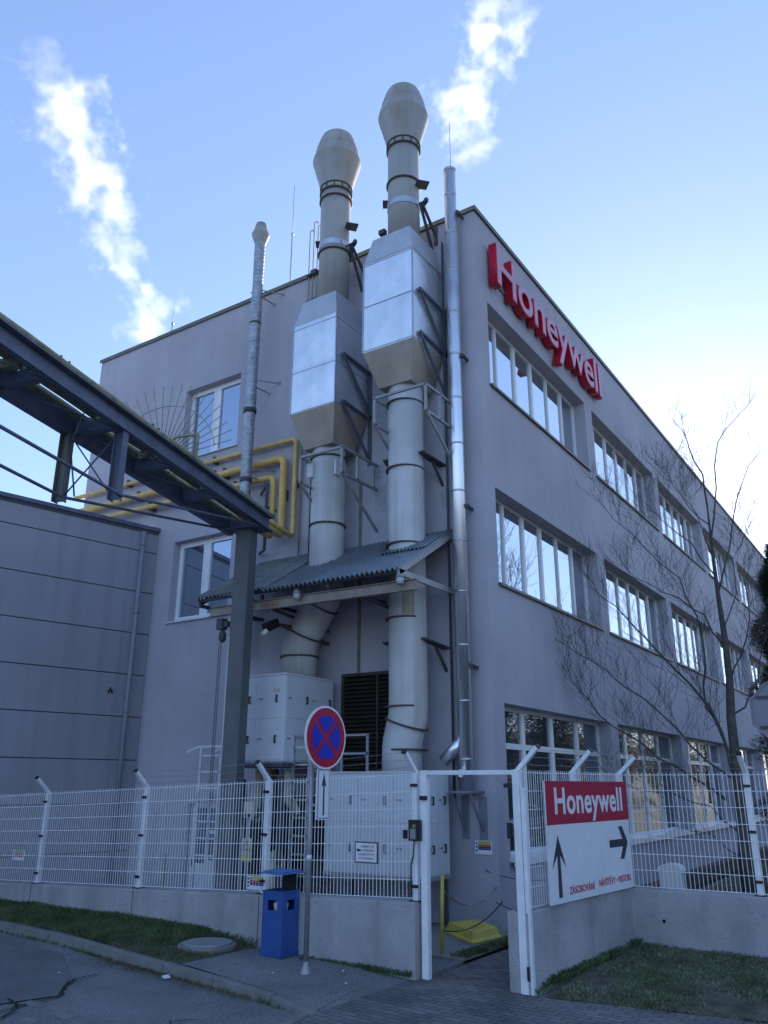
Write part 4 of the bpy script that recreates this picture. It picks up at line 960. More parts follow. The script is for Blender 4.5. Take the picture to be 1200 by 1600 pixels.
# chain hoist
CH = thing('chain_hoist', 'chain hoist trolley with long hanging chain at the left end of the hoist beam', 'hoist', (10.9, 10.86, 5.0))
mb = MB(); mb.box(10.83, 10.97, 10.8, 10.95, 4.86, 5.06).box(10.86, 10.94, 10.7, 10.82, 4.9, 5.0); mb.lathe((10.9, 10.84, 4.62), [(.03, 0), (.07, .05), (.07, .15), (.03, .24)], 10); mb.build('trolley', MBRK, CH)
mb = MB(); z = 4.62; k = 0
while z > 1.2:
    for (yy_) in (10.86, 10.91):
        if k % 2: mb.bar((10.9, yy_ - .012, z), (10.9, yy_ + .012, z - .03), .012, .008)
        else: mb.bar((10.888, yy_, z), (10.912, yy_, z - .03), .008, .012)
    z -= .03; k += 1
mb.build('chain', MCHAIN, CH)
t = thing('cable_conduit', 'light plastic conduit running down beside the steel column', 'conduit', (10.9, 10.7, 0))
mb = MB(); mb.tube([(10.95, 10.72, 5.0), (10.95, 10.70, .1)], .02, 8); mb.build('tube', MMETER, t)

# ================================================================ AIR UNITS
def handle(mb, x, y, z, ax):
    o = Vector((-.035, 0, 0)) if ax == 'x' else Vector((0, -.035, 0)); p = Vector((x, y, z))
    a, b_ = p + Vector((0, 0, .055)), p - Vector((0, 0, .055))
    mb.bar(a, a + o, .018, .018); mb.bar(b_, b_ + o, .018, .018); mb.bar(a + o, b_ + o, .02, .02, ext=.009)
def latch(mb, x, y, z, ax):
    if ax == 'x':
        for k in range(3): mb.box(x - .012, x, y + k * .035, y + k * .035 + .022, z, z + .02)
    else:
        for k in range(3): mb.box(x + k * .035, x + k * .035 + .022, y - .012, y, z, z + .02)
def unit(name, label, x0, x1, y0, y1, z0, z1, doorsx, doorsy, midz):
    T = thing(name, label, 'air unit', (x0, y0, z0), 'white air handling units')
    mb = MB(); mb.box(x0, x1, y0, y1, z0, z1); mb.build('casing', MGREYB, T, bevel=.012)
    def doors(edges, ax):
        for (a, b_) in zip(edges, edges[1:]):
            for (za, zb) in ((z0 + .05, midz - .006), (midz + .006, z1 - .08)):
                mb = MB()
                if ax == 'x': mb.box(x0 - .010, x0 - .001, a + .006, b_ - .006, za, zb)
                else: mb.box(a + .006, b_ - .006, y0 - .010, y0 - .001, za, zb)
                dd = mb.build('door', MGREYB, T, bevel=.003)
                mb = MB(); mid = (a + b_) / 2; h = (za + zb) / 2
                if ax == 'x': handle(mb, x0 - .010, a + .22 * (b_ - a) if (b_ - a) > .5 else mid, h, ax)
                else: handle(mb, b_ - .2 * (b_ - a) if (b_ - a) > .5 else mid, y0 - .010, h, ax)
                mb.build('handle', MBLK, dd)
                mb = MB(); latch(mb, x0 - .010 if ax == 'x' else a + .04, (b_ - .16) if ax == 'x' else y0 - .010, h, ax); mb.build('latch', MFRM, dd)
    doors(doorsx, 'x'); doors(doorsy, 'y')
    mb = MB(); mb.box(x0 - .0125, x0 - .0102, y0 + .12, y0 + .26, z1 - .30, z1 - .22); mb.build('rating_plate', MCREAM, T)
    mb = MB(); mb.box(x0 - .006, x1 + .006, y0 - .006, y1 + .006, z0 - .03, z0 + .03); mb.build('base_rail', MFRM, T)
    mb = MB(); mb.box(x0 - .012, x1 + .012, y0 - .012, y1 + .012, z1 - .004, z1 + .03); mb.build('lid', MGREYB, T, bevel=.006)
    return T
U2 = unit('air_unit', 'lower wide white air handling unit behind the fence with dark handles', 11.47, 12.25, 6.85, 8.78, .76, 2.30, [6.87, 7.42, 8.1, 8.76], [11.49, 11.86, 12.23], 1.55)
U1 = unit('air_unit', 'upper white air handling unit raised on legs beside the steel column', 10.95, 12.32, 9.30, 10.60, 2.47, 3.94, [9.33, 9.95, 10.58], [10.98, 11.64, 12.30], 3.2)
mb = MB()
for (x, y) in ((11.5, 6.9), (12.2, 6.9), (11.5, 8.7), (12.2, 8.7)): mb.box(x, x + .06, y, y + .06, .02, .76)
mb.build('leg', MBRK, U2)
for (x, y) in ((11.0, 9.35), (12.2, 9.35), (11.0, 10.5), (12.2, 10.5)):
    mb = MB(); mb.box(x, x + .07, y, y + .07, .02, 2.44); mb.build('leg', MBRK, U1)
mb = MB(); mb.box(10.93, 12.34, 9.28, 10.62, 2.40, 2.468); mb.bar((11.03, 9.38, 2.3), (11.03, 10.2, 1.2), .05, .05); mb.bar((11.03, 10.3, 2.3), (11.03, 9.9, .1), .06, .06); mb.build('base_frame', MBRK, U1)
# ducts, pipes and motor under the upper unit
t = thing('pump_set', 'tangle of pipes, valve wheels and a dark fan motor beneath the upper air unit', 'pump', (11.5, 9.8, 0))
mb = MB(); mb.tube([(11.3, 9.5, 2.35), (11.3, 9.5, 1.95), (11.4, 9.3, 1.7), (11.7, 9.2, 1.6)], .09, 14); mb.tube([(11.5, 10.3, 2.4), (11.5, 10.3, .9)], .07, 12); mb.build('cream_pipe', MCREAM, t)
mb = MB(); mb.tube([(11.2, 9.75, 2.4), (11.2, 9.75, .05)], .045, 12); mb.tube([(11.25, 9.9, 2.4), (11.2, 9.9, 1.2), (11.5, 9.9, .9), (11.9, 9.9, .9)], .03, 10); mb.build('brown_pipe', MBRNP, t)
mb = MB(); mb.box(11.35, 12.3, 9.05, 9.8, 1.0, 1.95).box(11.4, 12.3, 9.85, 10.5, .1, 1.5); mb.build('fan_box', MDARK, t)
mb = MB(); mb.tube([(11.15, 9.55, .12), (11.15, 9.55, .95)], [.16, .16], 18); mb.lathe((11.15, 9.55, .95), [(.16, 0), (.11, .1), (.03, .14)], 18); mb.build('filter_vessel', MCREAM, t)
mb = MB(); mb.tube([(10.75, 9.95 - .02 * k, 2.2 - .2 * k) for k in range(10)], .03, 8); mb.build('black_hose', MRUBBER, t)

# warning sign on post near column
t = thing('warning_sign', 'pale yellow warning plate with a black triangle behind the fence', 'sign', (10.3, 9.43, .98))
mb = MB(); mb.box(10.30, 10.31, 9.32, 9.53, .98, 1.32); mb.build('plate', MCREAM, t)
mb = MB(); mb.box(10.297, 10.2995, 9.325, 9.525, .99, 1.08); mb.build('yellow_band', MYBRT, t)
mb = MB(); cz = 1.20
for a, b_ in (((0, .085), (-.08, -.05)), ((-.08, -.05), (.08, -.05)), ((.08, -.05), (0, .085))): mb.bar((10.297, 9.425 + a[0], cz + a[1]), (10.297, 9.425 + b_[0], cz + b_[1]), .004, .012, ext=.004)
mb.bar((10.297, 9.425, cz + .035), (10.297, 9.425, cz - .01), .004, .014); mb.bar((10.297, 9.425, cz - .022), (10.297, 9.425, cz - .034), .004, .014)
mb.build('triangle', MTXT, t)
mb = MB(); mb.tube([(10.33, 9.425, 0), (10.33, 9.425, 1.9)], .025, 8); mb.build('post', MGAL, t)
t = thing('notice_plate', 'small cream notice plate above the warning triangle behind the fence', 'sign', (10.3, 9.43, 1.7))
mb = MB(); mb.box(10.30, 10.308, 9.33, 9.52, 1.62, 1.86); mb.build('plate', MCREAM, t)
mb = MB(); mb.box(10.297, 10.2995, 9.37, 9.44, 1.63, 1.68).box(10.297, 10.2995, 9.46, 9.50, 1.63, 1.71); mb.build('marks', MTXT, t)

# ladders
def ladder(name, label, x, y0, y1, z0, z1, step, m, hooks=False):
    T = thing(name, label, 'ladder', (x, (y0 + y1) / 2, z0), 'aluminium access ladders')
    for y in (y0, y1):
        mb = MB(); mb.bar((x, y, z0), (x, y, z1), .05, .03); mb.build('rail', m, T)
    mb = MB(); z = z0 + .15
    while z < z1 - .1:
        mb.bar((x, y0, z), (x, y1, z), .03, .03); z += step
    mb.build('rung', m, T)
    return T
T = ladder('ladder', 'silver ladder with outward hooked top rails standing left of the steel column', 11.9, 11.66, 12.2, -.2, 2.80, .30, MWHT)
mb = MB(); mb.bar((11.9, 11.5, 2.82), (11.9, 12.3, 2.82), .04, .04); mb.bar((11.9, 12.3, 2.82), (11.75, 12.44, 2.72), .04, .04); mb.bar((11.9, 11.56, 2.82), (11.75, 11.7, 2.72), .04, .04); mb.build('top_rail', MWHT, T)
T = thing('step_platform', 'small aluminium step platform halfway up the left ladder', 'platform', (11.9, 11.95, 1.9))
mb = MB(); mb.box(11.7, 11.88, 11.70, 12.16, 1.82, 1.98); mb.build('tread', MALU, T)
ladder('ladder', 'narrow ladder up to the platform between the two air units', 11.2, 8.92, 9.28, .05, 2.90, .28, MALU)
T = thing('guard_rail', 'light steel guard rail above the lower air unit', 'railing', (11.45, 8.6, 2.33))
mb = MB(); w = .035
mb.bar((11.2, 9.28, 2.92), (11.6, 9.1, 2.92), w, w); mb.bar((11.6, 9.1, 2.92), (11.6, 8.0, 2.92), w, w); mb.bar((11.6, 9.1, 2.62), (11.6, 8.0, 2.62), w, w)
for y in (9.1, 8.55, 8.02): mb.bar((11.6, y, 2.32), (11.6, y, 2.92), w, w)
mb.build('rail', MGAL, T)

# small wall notices
def rainbow(name, label, origin, ux, uy, w, h):
    T = thing(name, label, 'sign', origin, 'striped information stickers')
    o = Vector(origin); ux = Vector(ux); uz = Vector((0, 0, 1)); n_ = ux.cross(uz)
    mb = MB(); mb.poly([o, o + ux * w, o + ux * w + uz * h, o + uz * h], -n_ * .006); mb.build('plate', MSWHITE, T)
    cols = [(.25, .40, .05), (.55, .42, .03), (.50, .06, .03), (.14, .02, .12), (.02, .04, .22)]
    for k, c in enumerate(cols):
        mb = MB(); q = o + n_ * .002 + ux * w * .20 + uz * h * (.84 - .13 * k); mb.poly([q, q + ux * w * .75, q + ux * w * .75 + uz * h * .115, q + uz * h * .115], n_ * .002); mb.build('stripe', mat('stripe', c, .5, var=.1), T)
    mb = MB()
    for k in range(3): q = o + n_ * .002 + ux * w * .06 + uz * h * (.2 + .26 * k); mb.poly([q, q + ux * w * .09, q + ux * w * .09 + uz * h * .15, q + uz * h * .15], n_ * .002)
    mb.build('pictogram', MSBLUE, T)
rainbow('info_sticker', 'striped information plate on the wall below the stainless flue', (X0 - .012, 6.55, 1.08), (0, -1, 0), None, .30, .20)
rainbow('info_sticker', 'striped information plate on the fence just left of the blue bin', (9.16, 8.34, .76), (0, -1, 0), None, .33, .17)
rainbow('info_sticker', 'striped information plate seen through the fence at the far left', (9.17, 13.82, .87), (0, -1, 0), None, .34, .16)

# ================================================================ FENCE WALLS
def wz_top(y): return .80 - (y - 5.6) * .0352
FWL = MB()
ys = [5.56 + k * (16) / 40 for k in range(41)]; pv = None
for y in ys:
    zt = wz_top(y); q = [FWL.b.verts.new(p) for p in ((9.05, y, -.2), (9.05, y, zt), (9.35, y, zt + .004), (9.35, y, -.2))]
    if pv:
        for k in range(3): FWL.b.faces.new((pv[k], q[k], q[k + 1], pv[k + 1]))
    else: FWL.b.faces.new(q)
    pv = q
FWL.b.faces.new(pv[::-1])
w1 = FWL.build('concrete_wall', MCONC, bevel=.012, loc=(9.2, 5.56, 0)); tag(w1, 'low concrete plinth wall carrying the white mesh fence left of the gate opening', 'wall')
ua = Vector((.99618, -.08738, 0)); A_ = Vector((9.15, 4.15, 0)); nA = Vector((-.08738, -.99618, 0))
c0 = A_; c1 = Vector((12.02, 3.90, 0)); c2_ = Vector((12.45, -8, 0)); mb = MB()
pts = [c0, c1, c2_, c2_ + Vector((.28, 0, 0)), c1 + Vector((.28, .26, 0)), c0 - nA * .27]
mb.poly([Vector((p.x, p.y, .79)) for p in pts], (0, 0, -1.0)); w2 = mb.build('concrete_wall', MCONC, bevel=.012, loc=(12.02, 3.9, 0)); tag(w2, 'low concrete wall right of the gate opening, turning a corner round the lawn', 'wall')
mb = MB(); mb.lathe((0, 0, 0), [(.001, 0), (.022, 0), (.022, .003)], 12)
for v in mb.b.verts: v.co = Vector((12.03 - v.co.z, 3.5 + v.co.x, .42 + v.co.y))
mb.build('drain_hole', MDARK, w2)

mb = MB()
for y in (8.0, 10.5, 13.0): mb.box(9.0465, 9.05, y - .006, y + .006, -.1, wz_top(y) - .01)
mb.build('expansion_joint', MJ, w1)
# ================================================================ MESH FENCE
def post_geo(T, x, y, z0, h, lean, m=MFEN):
    mb = MB(); mb.box(x - .035, x + .035, y - .035, y + .035, z0, z0 + h); l = Vector(lean)
    a = Vector((x, y, z0 + h - .01)); mb.bar(a, a + l, .06, .05); p = mb.build('post', m, T)
    mb = MB(); e = a + l; mb.bar(e, e + l.normalized() * .02, .066, .056); mb.box(x - .07, x + .07, y - .07, y + .07, z0, z0 + .012); mb.build('end_cap', MBLK, p)
    mb = MB()
    for k in (.1, .5, .88): zz = z0 + h * k; mb.box(x - .055, x - .034, y - .05, y + .05, zz, zz + .035)
    mb.build('clamp', MBLK, p)
def panel(T, a, b_, za0, za1, zb0, zb1, nv=None, nh=8, overhang=.03, r=.0032, off=Vector((-.045, 0, 0))):
    a = Vector((a[0], a[1], 0)) + off; b_ = Vector((b_[0], b_[1], 0)) + off; L_ = (b_ - a).length; nv = nv or int(L_ / .055); mb = MB()
    for k in range(nv + 1):
        t = k / nv; p = a.lerp(b_, t); z0 = za0 + (zb0 - za0) * t; z1 = za1 + (zb1 - za1) * t; jt = (b_ - a).normalized() * random.uniform(-.005, .005); mb.bar(p + Vector((0, 0, z0)), p + jt + Vector((0, 0, z1 + overhang + random.uniform(-.006, .006))), r * 2, r * 2)
    dn = Vector((0, 0, 1)).cross((b_ - a).normalized()) * .006
    for k in range(nh):
        t = k / (nh - 1); p = a + Vector((0, 0, za0 + (za1 - za0) * t)); q = b_ + Vector((0, 0, zb0 + (zb1 - zb0) * t)); mb.bar(p - dn, q - dn, r * 2.6, r * 2.6)
    return mb.build('wire_panel', MFEN, T)
T = thing('mesh_fence', 'white welded wire mesh fence with outward leaning posts left of the gate opening', 'fence', (9.2, 5.62, .8))
PY = [5.62, 8.05, 10.56, 13.06, 15.56, 18.06]
ft = lambda y: 2.255 - (y - 5.62) * .0405
for y in PY: post_geo(T, 9.2, y, wz_top(y), ft(y) - wz_top(y) + .03, (-.26, 0, .24))
for a, b_ in zip(PY, PY[1:]): panel(T, (9.2, a), (9.2, b_), wz_top(a) + .035, ft(a), wz_top(b_) + .035, ft(b_))
mb = MB()
for (f, o) in ((.25, 0), (.6, 0), (.95, 0)):
    for a, b_ in zip(PY, PY[1:]):
        pts = []
        for k in range(13):
            t = k / 12; y = a + (b_ - a) * t; z = ft(y) + .03 + .24 * f - .03 * math.sin(math.pi * t); pts.append((9.2 - .26 * f, y, z))
        mb.tube(pts, .0022, 4, smooth=False)
        for k in range(1, 24): t = k / 24; y = a + (b_ - a) * t; z = ft(y) + .03 + .24 * f - .03 * math.sin(math.pi * t); mb.bar((9.2 - .26 * f, y - .006, z - .012), (9.2 - .26 * f, y + .006, z + .012), .003, .003)
mb.build('barbed_wire', MGAL, T)
T = thing('mesh_fence', 'white welded wire mesh fence with leaning posts right of the gate opening', 'fence', (12.1, 3.9, .8))
def al(u, o=0): return A_ + ua * u - nA * o
for (u) in (.14, 1.58): p = al(u, .12); post_geo(T, p.x, p.y, .79, 1.52, (.0, -.26, .26))
p = Vector((12.14, 3.98, 0)); post_geo(T, p.x, p.y, .79, 1.50, (-.02, -.27, .24))
PB2 = [3.98, 2.28, -.2, -2.7, -5.2]
xb = lambda y: 12.14 + (3.98 - y) * .036
for y in PB2[1:]: post_geo(T, xb(y), y, .79, 1.50, (-.26, 0, .25))
for a, b_ in zip(PB2, PB2[1:]): panel(T, (xb(a), a), (xb(b_), b_), .82, 2.27, .82, 2.27)
panel(T, al(.14, .12)[:2], al(1.58, .12)[:2], .82, 2.27, .82, 2.27, off=Vector((0, -.045, 0))); panel(T, al(1.58, .12)[:2], (12.14, 3.98), .82, 2.27, .82, 2.27, off=Vector((0, -.045, 0)))
panel(T, (9.2, 4.24), al(.14, .12)[:2], .55, 2.27, .55, 2.27, nv=7, off=Vector((0, 0, 0)))
mb = MB()
for f in (.25, .6, .95):
    pts = [al(.14, .12 - .26 * f) + Vector((0, 0, 2.3 + .24 * f)), al(1.58, .12 - .26 * f) + Vector((0, 0, 2.3 + .24 * f)), Vector((12.14 - .02 * f, 3.98 - .27 * f, 2.3 + .24 * f)), Vector((xb(2.28) - .26 * f, 2.28, 2.28 + .25 * f)), Vector((xb(-.2) - .26 * f, -.2, 2.28 + .25 * f)), Vector((xb(-2.7) - .26 * f, -2.7, 2.28 + .25 * f))]
    mb.tube(pts, .0022, 4, smooth=False)
mb.build('barbed_wire', MGAL, T)

# ---------------------------------------------------------------- gate
G = thing('gate_frame', 'white steel frame of the open pedestrian gate between the two fence walls', 'gate', (9.2, 4.85, 0))
for (y) in (5.48, 4.23):
    mb = MB(); mb.box(9.15, 9.23, y - .045, y + .045, -.03, 2.30); mb.build('post', MFEN, G, bevel=.004)
mb = MB(); mb.box(9.155, 9.225, 4.276, 5.434, 2.245, 2.298); mb.build('top_beam', MFEN, G, bevel=.004)
mb = MB(); mb.box(9.13, 9.15, 4.16, 4.185, .12, .26); mb.box(9.10, 9.15, 4.30, 4.34, 1.55, 1.72); mb.box(9.10, 9.15, 4.28, 4.36, 2.1, 2.15); mb.box(9.12, 9.15, 5.42, 5.52, 1.95, 2.0).build('hinge', MBLK, G)
mb = MB(); mb.box(9.155, 9.225, 4.13, 4.178, -.03, 2.1); mb.build('leaf_rail', MFEN, G, bevel=.004)
t = thing('keypad_reader', 'black keypad and intercom box on the post left of the gate opening', 'intercom', (9.13, 5.58, 1.5))
mb = MB(); mb.box(9.08, 9.145, 5.50, 5.66, 1.48, 1.72); mb.build('housing', MBLK, t, bevel=.006)
mb = MB(); mb.box(9.04, 9.079, 5.54, 5.61, 1.50, 1.62); k_ = mb.build('reader', mat('reader_grey', (.25, .27, .25), .4), t, bevel=.004)
mb = MB(); mb.box(9.075, 9.0795, 5.55, 5.60, 1.63, 1.67); mb.build('display', mat('display', (.18, .22, .08), .3), t)
mb = MB(); mb.box(9.10, 9.15, 5.71, 5.75, 1.50, 1.60); mb.build('bell_push', MBLK, t)
mb = MB(); mb.tube([(9.12, 5.60, 1.48), (9.13, 5.62, 1.3), (9.14, 5.66, 1.2), (9.14, 5.66, .85)], .009, 6); mb.build('cable', MRUBBER, t)

# ---------------------------------------------------------------- camera notice
t = thing('camera_notice', 'small white framed camera notice hung on the fence mesh left of the gate', 'sign', (9.13, 6.32, 1.2))
o = Vector((9.135, 6.50, 1.19))
mb = MB(); mb.box(9.135, 9.145, 6.14, 6.50, 1.19, 1.44); mb.build('frame', MBRK, t)
mb = MB(); mb.box(9.130, 9.1345, 6.16, 6.48, 1.205, 1.425); mb.build('plate', MSWHITE, t)
for k, s_ in enumerate(('OBJEKT JE', 'STŘEŽEN', 'KAMEROVÝM', 'SYSTÉMEM')):
    wd = (.20, .17, .24, .22)[k]; yc = (6.30, 6.285, 6.32, 6.32)[k]
    text_obj('text_line', s_, MTXT, t, (9.1298, yc + wd / 2, 1.374 - .047 * k), (0, -1, 0), (0, 0, 1), .026, wd, ext=.0015)
mb = MB(); mb.box(9.1285, 9.1297, 6.405, 6.465, 1.325, 1.35).box(9.1285, 9.1297, 6.39, 6.405, 1.33, 1.342).box(9.1285, 9.1297, 6.44, 6.45, 1.35, 1.365); mb.build('camera_symbol', MTXT, t)

# ---------------------------------------------------------------- company board
BD = thing('company_board', 'large white and red company direction board with two black arrows on the right fence', 'sign', A_ + ua * 1.65 + nA * .03 + Vector((0, 0, .82)))
def bq(u, z, o=.05): return A_ + ua * u + nA * o + Vector((0, 0, z))
mb = MB(); mb.poly([bq(.46, .82, .03), bq(2.86, .82, .03), bq(2.86, 2.18, .03), bq(.46, 2.18, .03)], nA * .02); mb.build('board', MSWHITE, BD)
mb = MB(); mb.poly([bq(.462, 1.68, .0505), bq(2.858, 1.68, .0505), bq(2.858, 2.179, .0505), bq(.462, 2.179, .0505)], nA * .002); mb.build('red_band', MRED, BD)
text_obj('company_name', 'Honeywell', MSWHITE, BD, bq(.68, 1.795, .0526), ua, (0, 0, 1), .33, 2.0, ext=.002, bold=.022)
def flat(name, P, m): mb = MB(); mb.poly([bq(u, z, .0505) for u, z in P], nA * .002); mb.build(name, m, BD)
flat('up_arrow', [(.71, 1.56), (.885, 1.20), (.745, 1.34), (.755, .88), (.665, .88), (.675, 1.34), (.535, 1.20)], MTXT)
flat('right_arrow', [(2.17, 1.44), (2.595, 1.44), (2.485, 1.60), (2.61, 1.60), (2.765, 1.39), (2.61, 1.19), (2.485, 1.19), (2.595, 1.345), (2.17, 1.345)], MTXT)
text_obj('text_line', 'ZÁSOBOVÁNÍ', MTXTR, BD, bq(.94, .895, .0505), ua, (0, 0, 1), .085, .69, ext=.002, bold=.022)
text_obj('text_line', 'NÁVŠTĚVY • VISITORS', MTXTR, BD, bq(1.77, .91, .0505), ua, (0, 0, 1), .085, 1.0, ext=.002, bold=.022)
mb = MB()
for u in (1.5, 2.8): mb.bar(bq(u, .80, .0), bq(u, .86, .0), .05, .03)
mb.build('mounting_clip', MGAL, BD)

# ---------------------------------------------------------------- no-stopping sign
sp = Vector((8.33, 6.60, .045))
NS = thing('no_stopping_sign', 'round red and blue no stopping sign with an arrow plate on a grey pole', 'road sign', sp)
mb = MB(); mb.lathe(sp, [(.075, -.02), (.07, .03), (.035, .10), (.032, .14)], 20).lathe(sp, [(.032, .14), (.030, 2.95)], 20); mb.build('pole', MGAL, NS)
mb = MB(); mb.tube([sp + Vector((-.05, .05, .16)), sp + Vector((-.02, .02, .20))], .02, 8); mb.build('collar_bolt', MBRK, NS)
fd = Vector((-.06, -1.0, 0)).normalized(); ud = Vector((0, 0, 1)).cross(fd); # ud: right as seen? 
ud = -Vector((0, 0, 1)).cross(-fd)
ctr = Vector((8.41, 6.50, 2.69)); 
def disc(name, r, o, m, th=.002, seg=64, par=NS):
    mb = MB(); P = [ctr + fd * o + (ud * math.cos(a) + Vector((0, 0, 1)) * math.sin(a)) * r for a in [2 * math.pi * k / seg for k in range(seg)]]; mb.poly(P, -fd * th); return mb.build(name, m, par)
KS = 1.0
dsc = disc('sign_disc', .385, .055, MSWHITE, .02); disc('red_ring', .360, .0575, MRED, par=dsc)
def sector(a0, a1):
    mb = MB(); Rr = .268; off = .030
    am = R((a0 + a1) / 2); ap = ud * math.cos(am) * off * 1.4142 + Vector((0, 0, 1)) * math.sin(am) * off * 1.4142
    P = [ctr + fd * .0600 + ap]; da_ = math.degrees(off / Rr)
    for k in range(17):
        a = R(a0 + da_ + (a1 - a0 - 2 * da_) * k / 16); P.append(ctr + fd * .0600 + (ud * math.cos(a) + Vector((0, 0, 1)) * math.sin(a)) * Rr)
    mb.poly(P, -fd * .002); mb.build('blue_field', MSBLUE, dsc)
for a in (-45, 45, 135, 225): sector(a, a + 90)
pc = Vector((8.425, 6.53, 0)) 
def pl(name, w, z0, z1, o, m, rad=.03):
    mb = MB(); P = []
    for (cx, cz, a0) in ((w - rad, z1 - rad, 0), (-w + rad, z1 - rad, 90), (-w + rad, z0 + rad, 180), (w - rad, z0 + rad, 270)):
        for k in range(5): a = R(a0 + 22.5 * k); P.append(pc + fd * o + ud * (cx + rad * math.cos(a)) + Vector((0, 0, cz + rad * math.sin(a))))
    mb.poly(P, -fd * (.015 if m is MSWHITE and o < .056 else .001)); return mb.build(name, m, NS)
ap_ = pl('arrow_plate', .120, 1.72, 2.32, .055, MSWHITE); pl('plate_border', .108, 1.733, 2.307, .0565, MTXT, .024); pl('plate_field', .098, 1.741, 2.299, .058, MSWHITE, .018)
mb = MB(); P = [(-.014, 1.77), (.014, 1.77), (.014, 2.12), (.045, 2.10), (0, 2.27), (-.045, 2.10), (-.014, 2.12)]
mb.poly([pc + fd * .0595 + ud * u + Vector((0, 0, z)) for u, z in P], -fd * .001); mb.build('arrow', MTXT, NS)
mb = MB(); mb.bar(sp + Vector((0, 0, 2.3)) , pc + fd * .05 + Vector((0, 0, 2.33)), .04, .03); mb.bar(sp + Vector((0, 0, 1.85)), pc + fd * .05 + Vector((0, 0, 1.88)), .04, .03); mb.bar(sp + Vector((0, 0, 2.7)), ctr + fd * .04, .04, .03); mb.build('bracket', MGAL, NS)
mb = MB(); q = sp + Vector((0, 0, 1.22)); mb.lathe(q, [(.033, 0), (.033, .06)], 12); mb.build('sticker', MWHT, NS)

# ---------------------------------------------------------------- litter bin
bc = Vector((9.08 - .20, 7.86, .045)); ang = R(12)
BN = thing('litter_bin', 'square blue litter bin with a raised flat lid standing against the fence wall', 'litter bin', (8.865, 7.46, .09))
bx, by, bz = 8.865, 7.46, .09
def rot(p, a=R(0)): return Vector((bx + p[0] * math.cos(a) - p[1] * math.sin(a), by + p[0] * math.sin(a) + p[1] * math.cos(a), bz + p[2]))
hw = .165; hh = .745
mb = MB(); 
def face_hole(mb, A, Bp, C, Dp, holes):  # A bottom-left, B bottom-right, C top-right; holes in uv with rounded look (octagon)
    pass
# body: tapered slightly, opening pairs cut by building a grid of faces
def body_face(c0, c1, T_):
    P = lambda u, v: (Vector(c0).lerp(Vector(c1), u) + Vector((0, 0, hh * v)))
    us = [0, .12, .42, .58, .88, 1]; vs = [0, .70, .86, 1]
    for i in range(5):
        for j in range(3):
            if j == 1 and i in (1, 3): continue
            mb.b.faces.new([mb.b.verts.new(rot(P(a, b_))) for a, b_ in ((us[i], vs[j]), (us[i + 1], vs[j]), (us[i + 1], vs[j + 1]), (us[i], vs[j + 1]))])
cs = [(-hw, -hw, 0), (hw, -hw, 0), (hw, hw, 0), (-hw, hw, 0)]
for k in range(4):
    if k in (0, 3): 
        a, b_ = cs[k], cs[(k + 1) % 4]
        P = lambda u, v: (Vector(a).lerp(Vector(b_), u) + Vector((0, 0, hh * v)))
        # one opening per visible face
        us = [0, .27, .73, 1]; vs = [0, .70, .86, 1]
        for i in range(3):
            for j in range(3):
                if i == 1 and j == 1: continue
                mb.b.faces.new([mb.b.verts.new(rot(P(x, y))) for x, y in ((us[i], vs[j]), (us[i + 1], vs[j]), (us[i + 1], vs[j + 1]), (us[i], vs[j + 1]))])
    else:
        a, b_ = Vector(cs[k]), Vector(cs[(k + 1) % 4]); mb.b.faces.new([mb.b.verts.new(rot(x)) for x in (a, b_, b_ + Vector((0, 0, hh)), a + Vector((0, 0, hh)))])
mb.b.faces.new([mb.b.verts.new(rot(x)) for x in cs])
body = mb.build('body', MBIN, BN, merge=True); md = body.modifiers.new('t', 'SOLIDIFY'); md.thickness = .006; md.offset = 1
mb = MB()
for k in range(4):
    a, b_ = Vector(cs[k]), Vector(cs[(k + 1) % 4]); f = 1.03
    mb.bar(rot(a * f + Vector((0, 0, .02))), rot(b_ * f + Vector((0, 0, .02))), .016, .045, ext=.006); mb.bar(rot(a * 1.01 + Vector((0, 0, hh - .01))), rot(b_ * 1.01 + Vector((0, 0, hh - .01))), .014, .025, ext=.004)
mb.build('rim', MBIN, BN)
mb = MB(); mb.b.faces.new([mb.b.verts.new(rot((x * .97, y * .97, hh - .09))) for x, y, _ in cs]); mb.b.faces.new([mb.b.verts.new(rot((x * .9, y * .9, hh - .30))) for x, y, _ in cs]); mb.build('liner', MDARK, BN)
mb = MB(); q0 = rot((-.02, -.02, hh - .27)); mb.lathe(q0, [(.04, 0), (.09, .04), (.10, .12), (.06, .15)], 10); mb.build('rubbish', MMETER, BN)
mb = MB(); P = [rot((x * 1.28, y * 1.28, hh + .20 + (.0 if k in (0, 3) else .0))) for k, (x, y, _) in enumerate(cs)]; mb.poly(P, (0, 0, .018)); P = [rot((x * 1.05, y * 1.05, hh + .218)) for x, y, _ in cs]
mb.poly(P, (0, 0, .016)); mb.build('lid', MBIN2, BN, bevel=.006)
mb = MB()
mb.poly([rot((hw - .015, y, hh - .02)) for y in (-.12, .12)] + [rot((hw - .015, y, hh + .20)) for y in (.12, -.12)], (.008, 0, 0)); mb.build('lid_support', MDARK, BN)

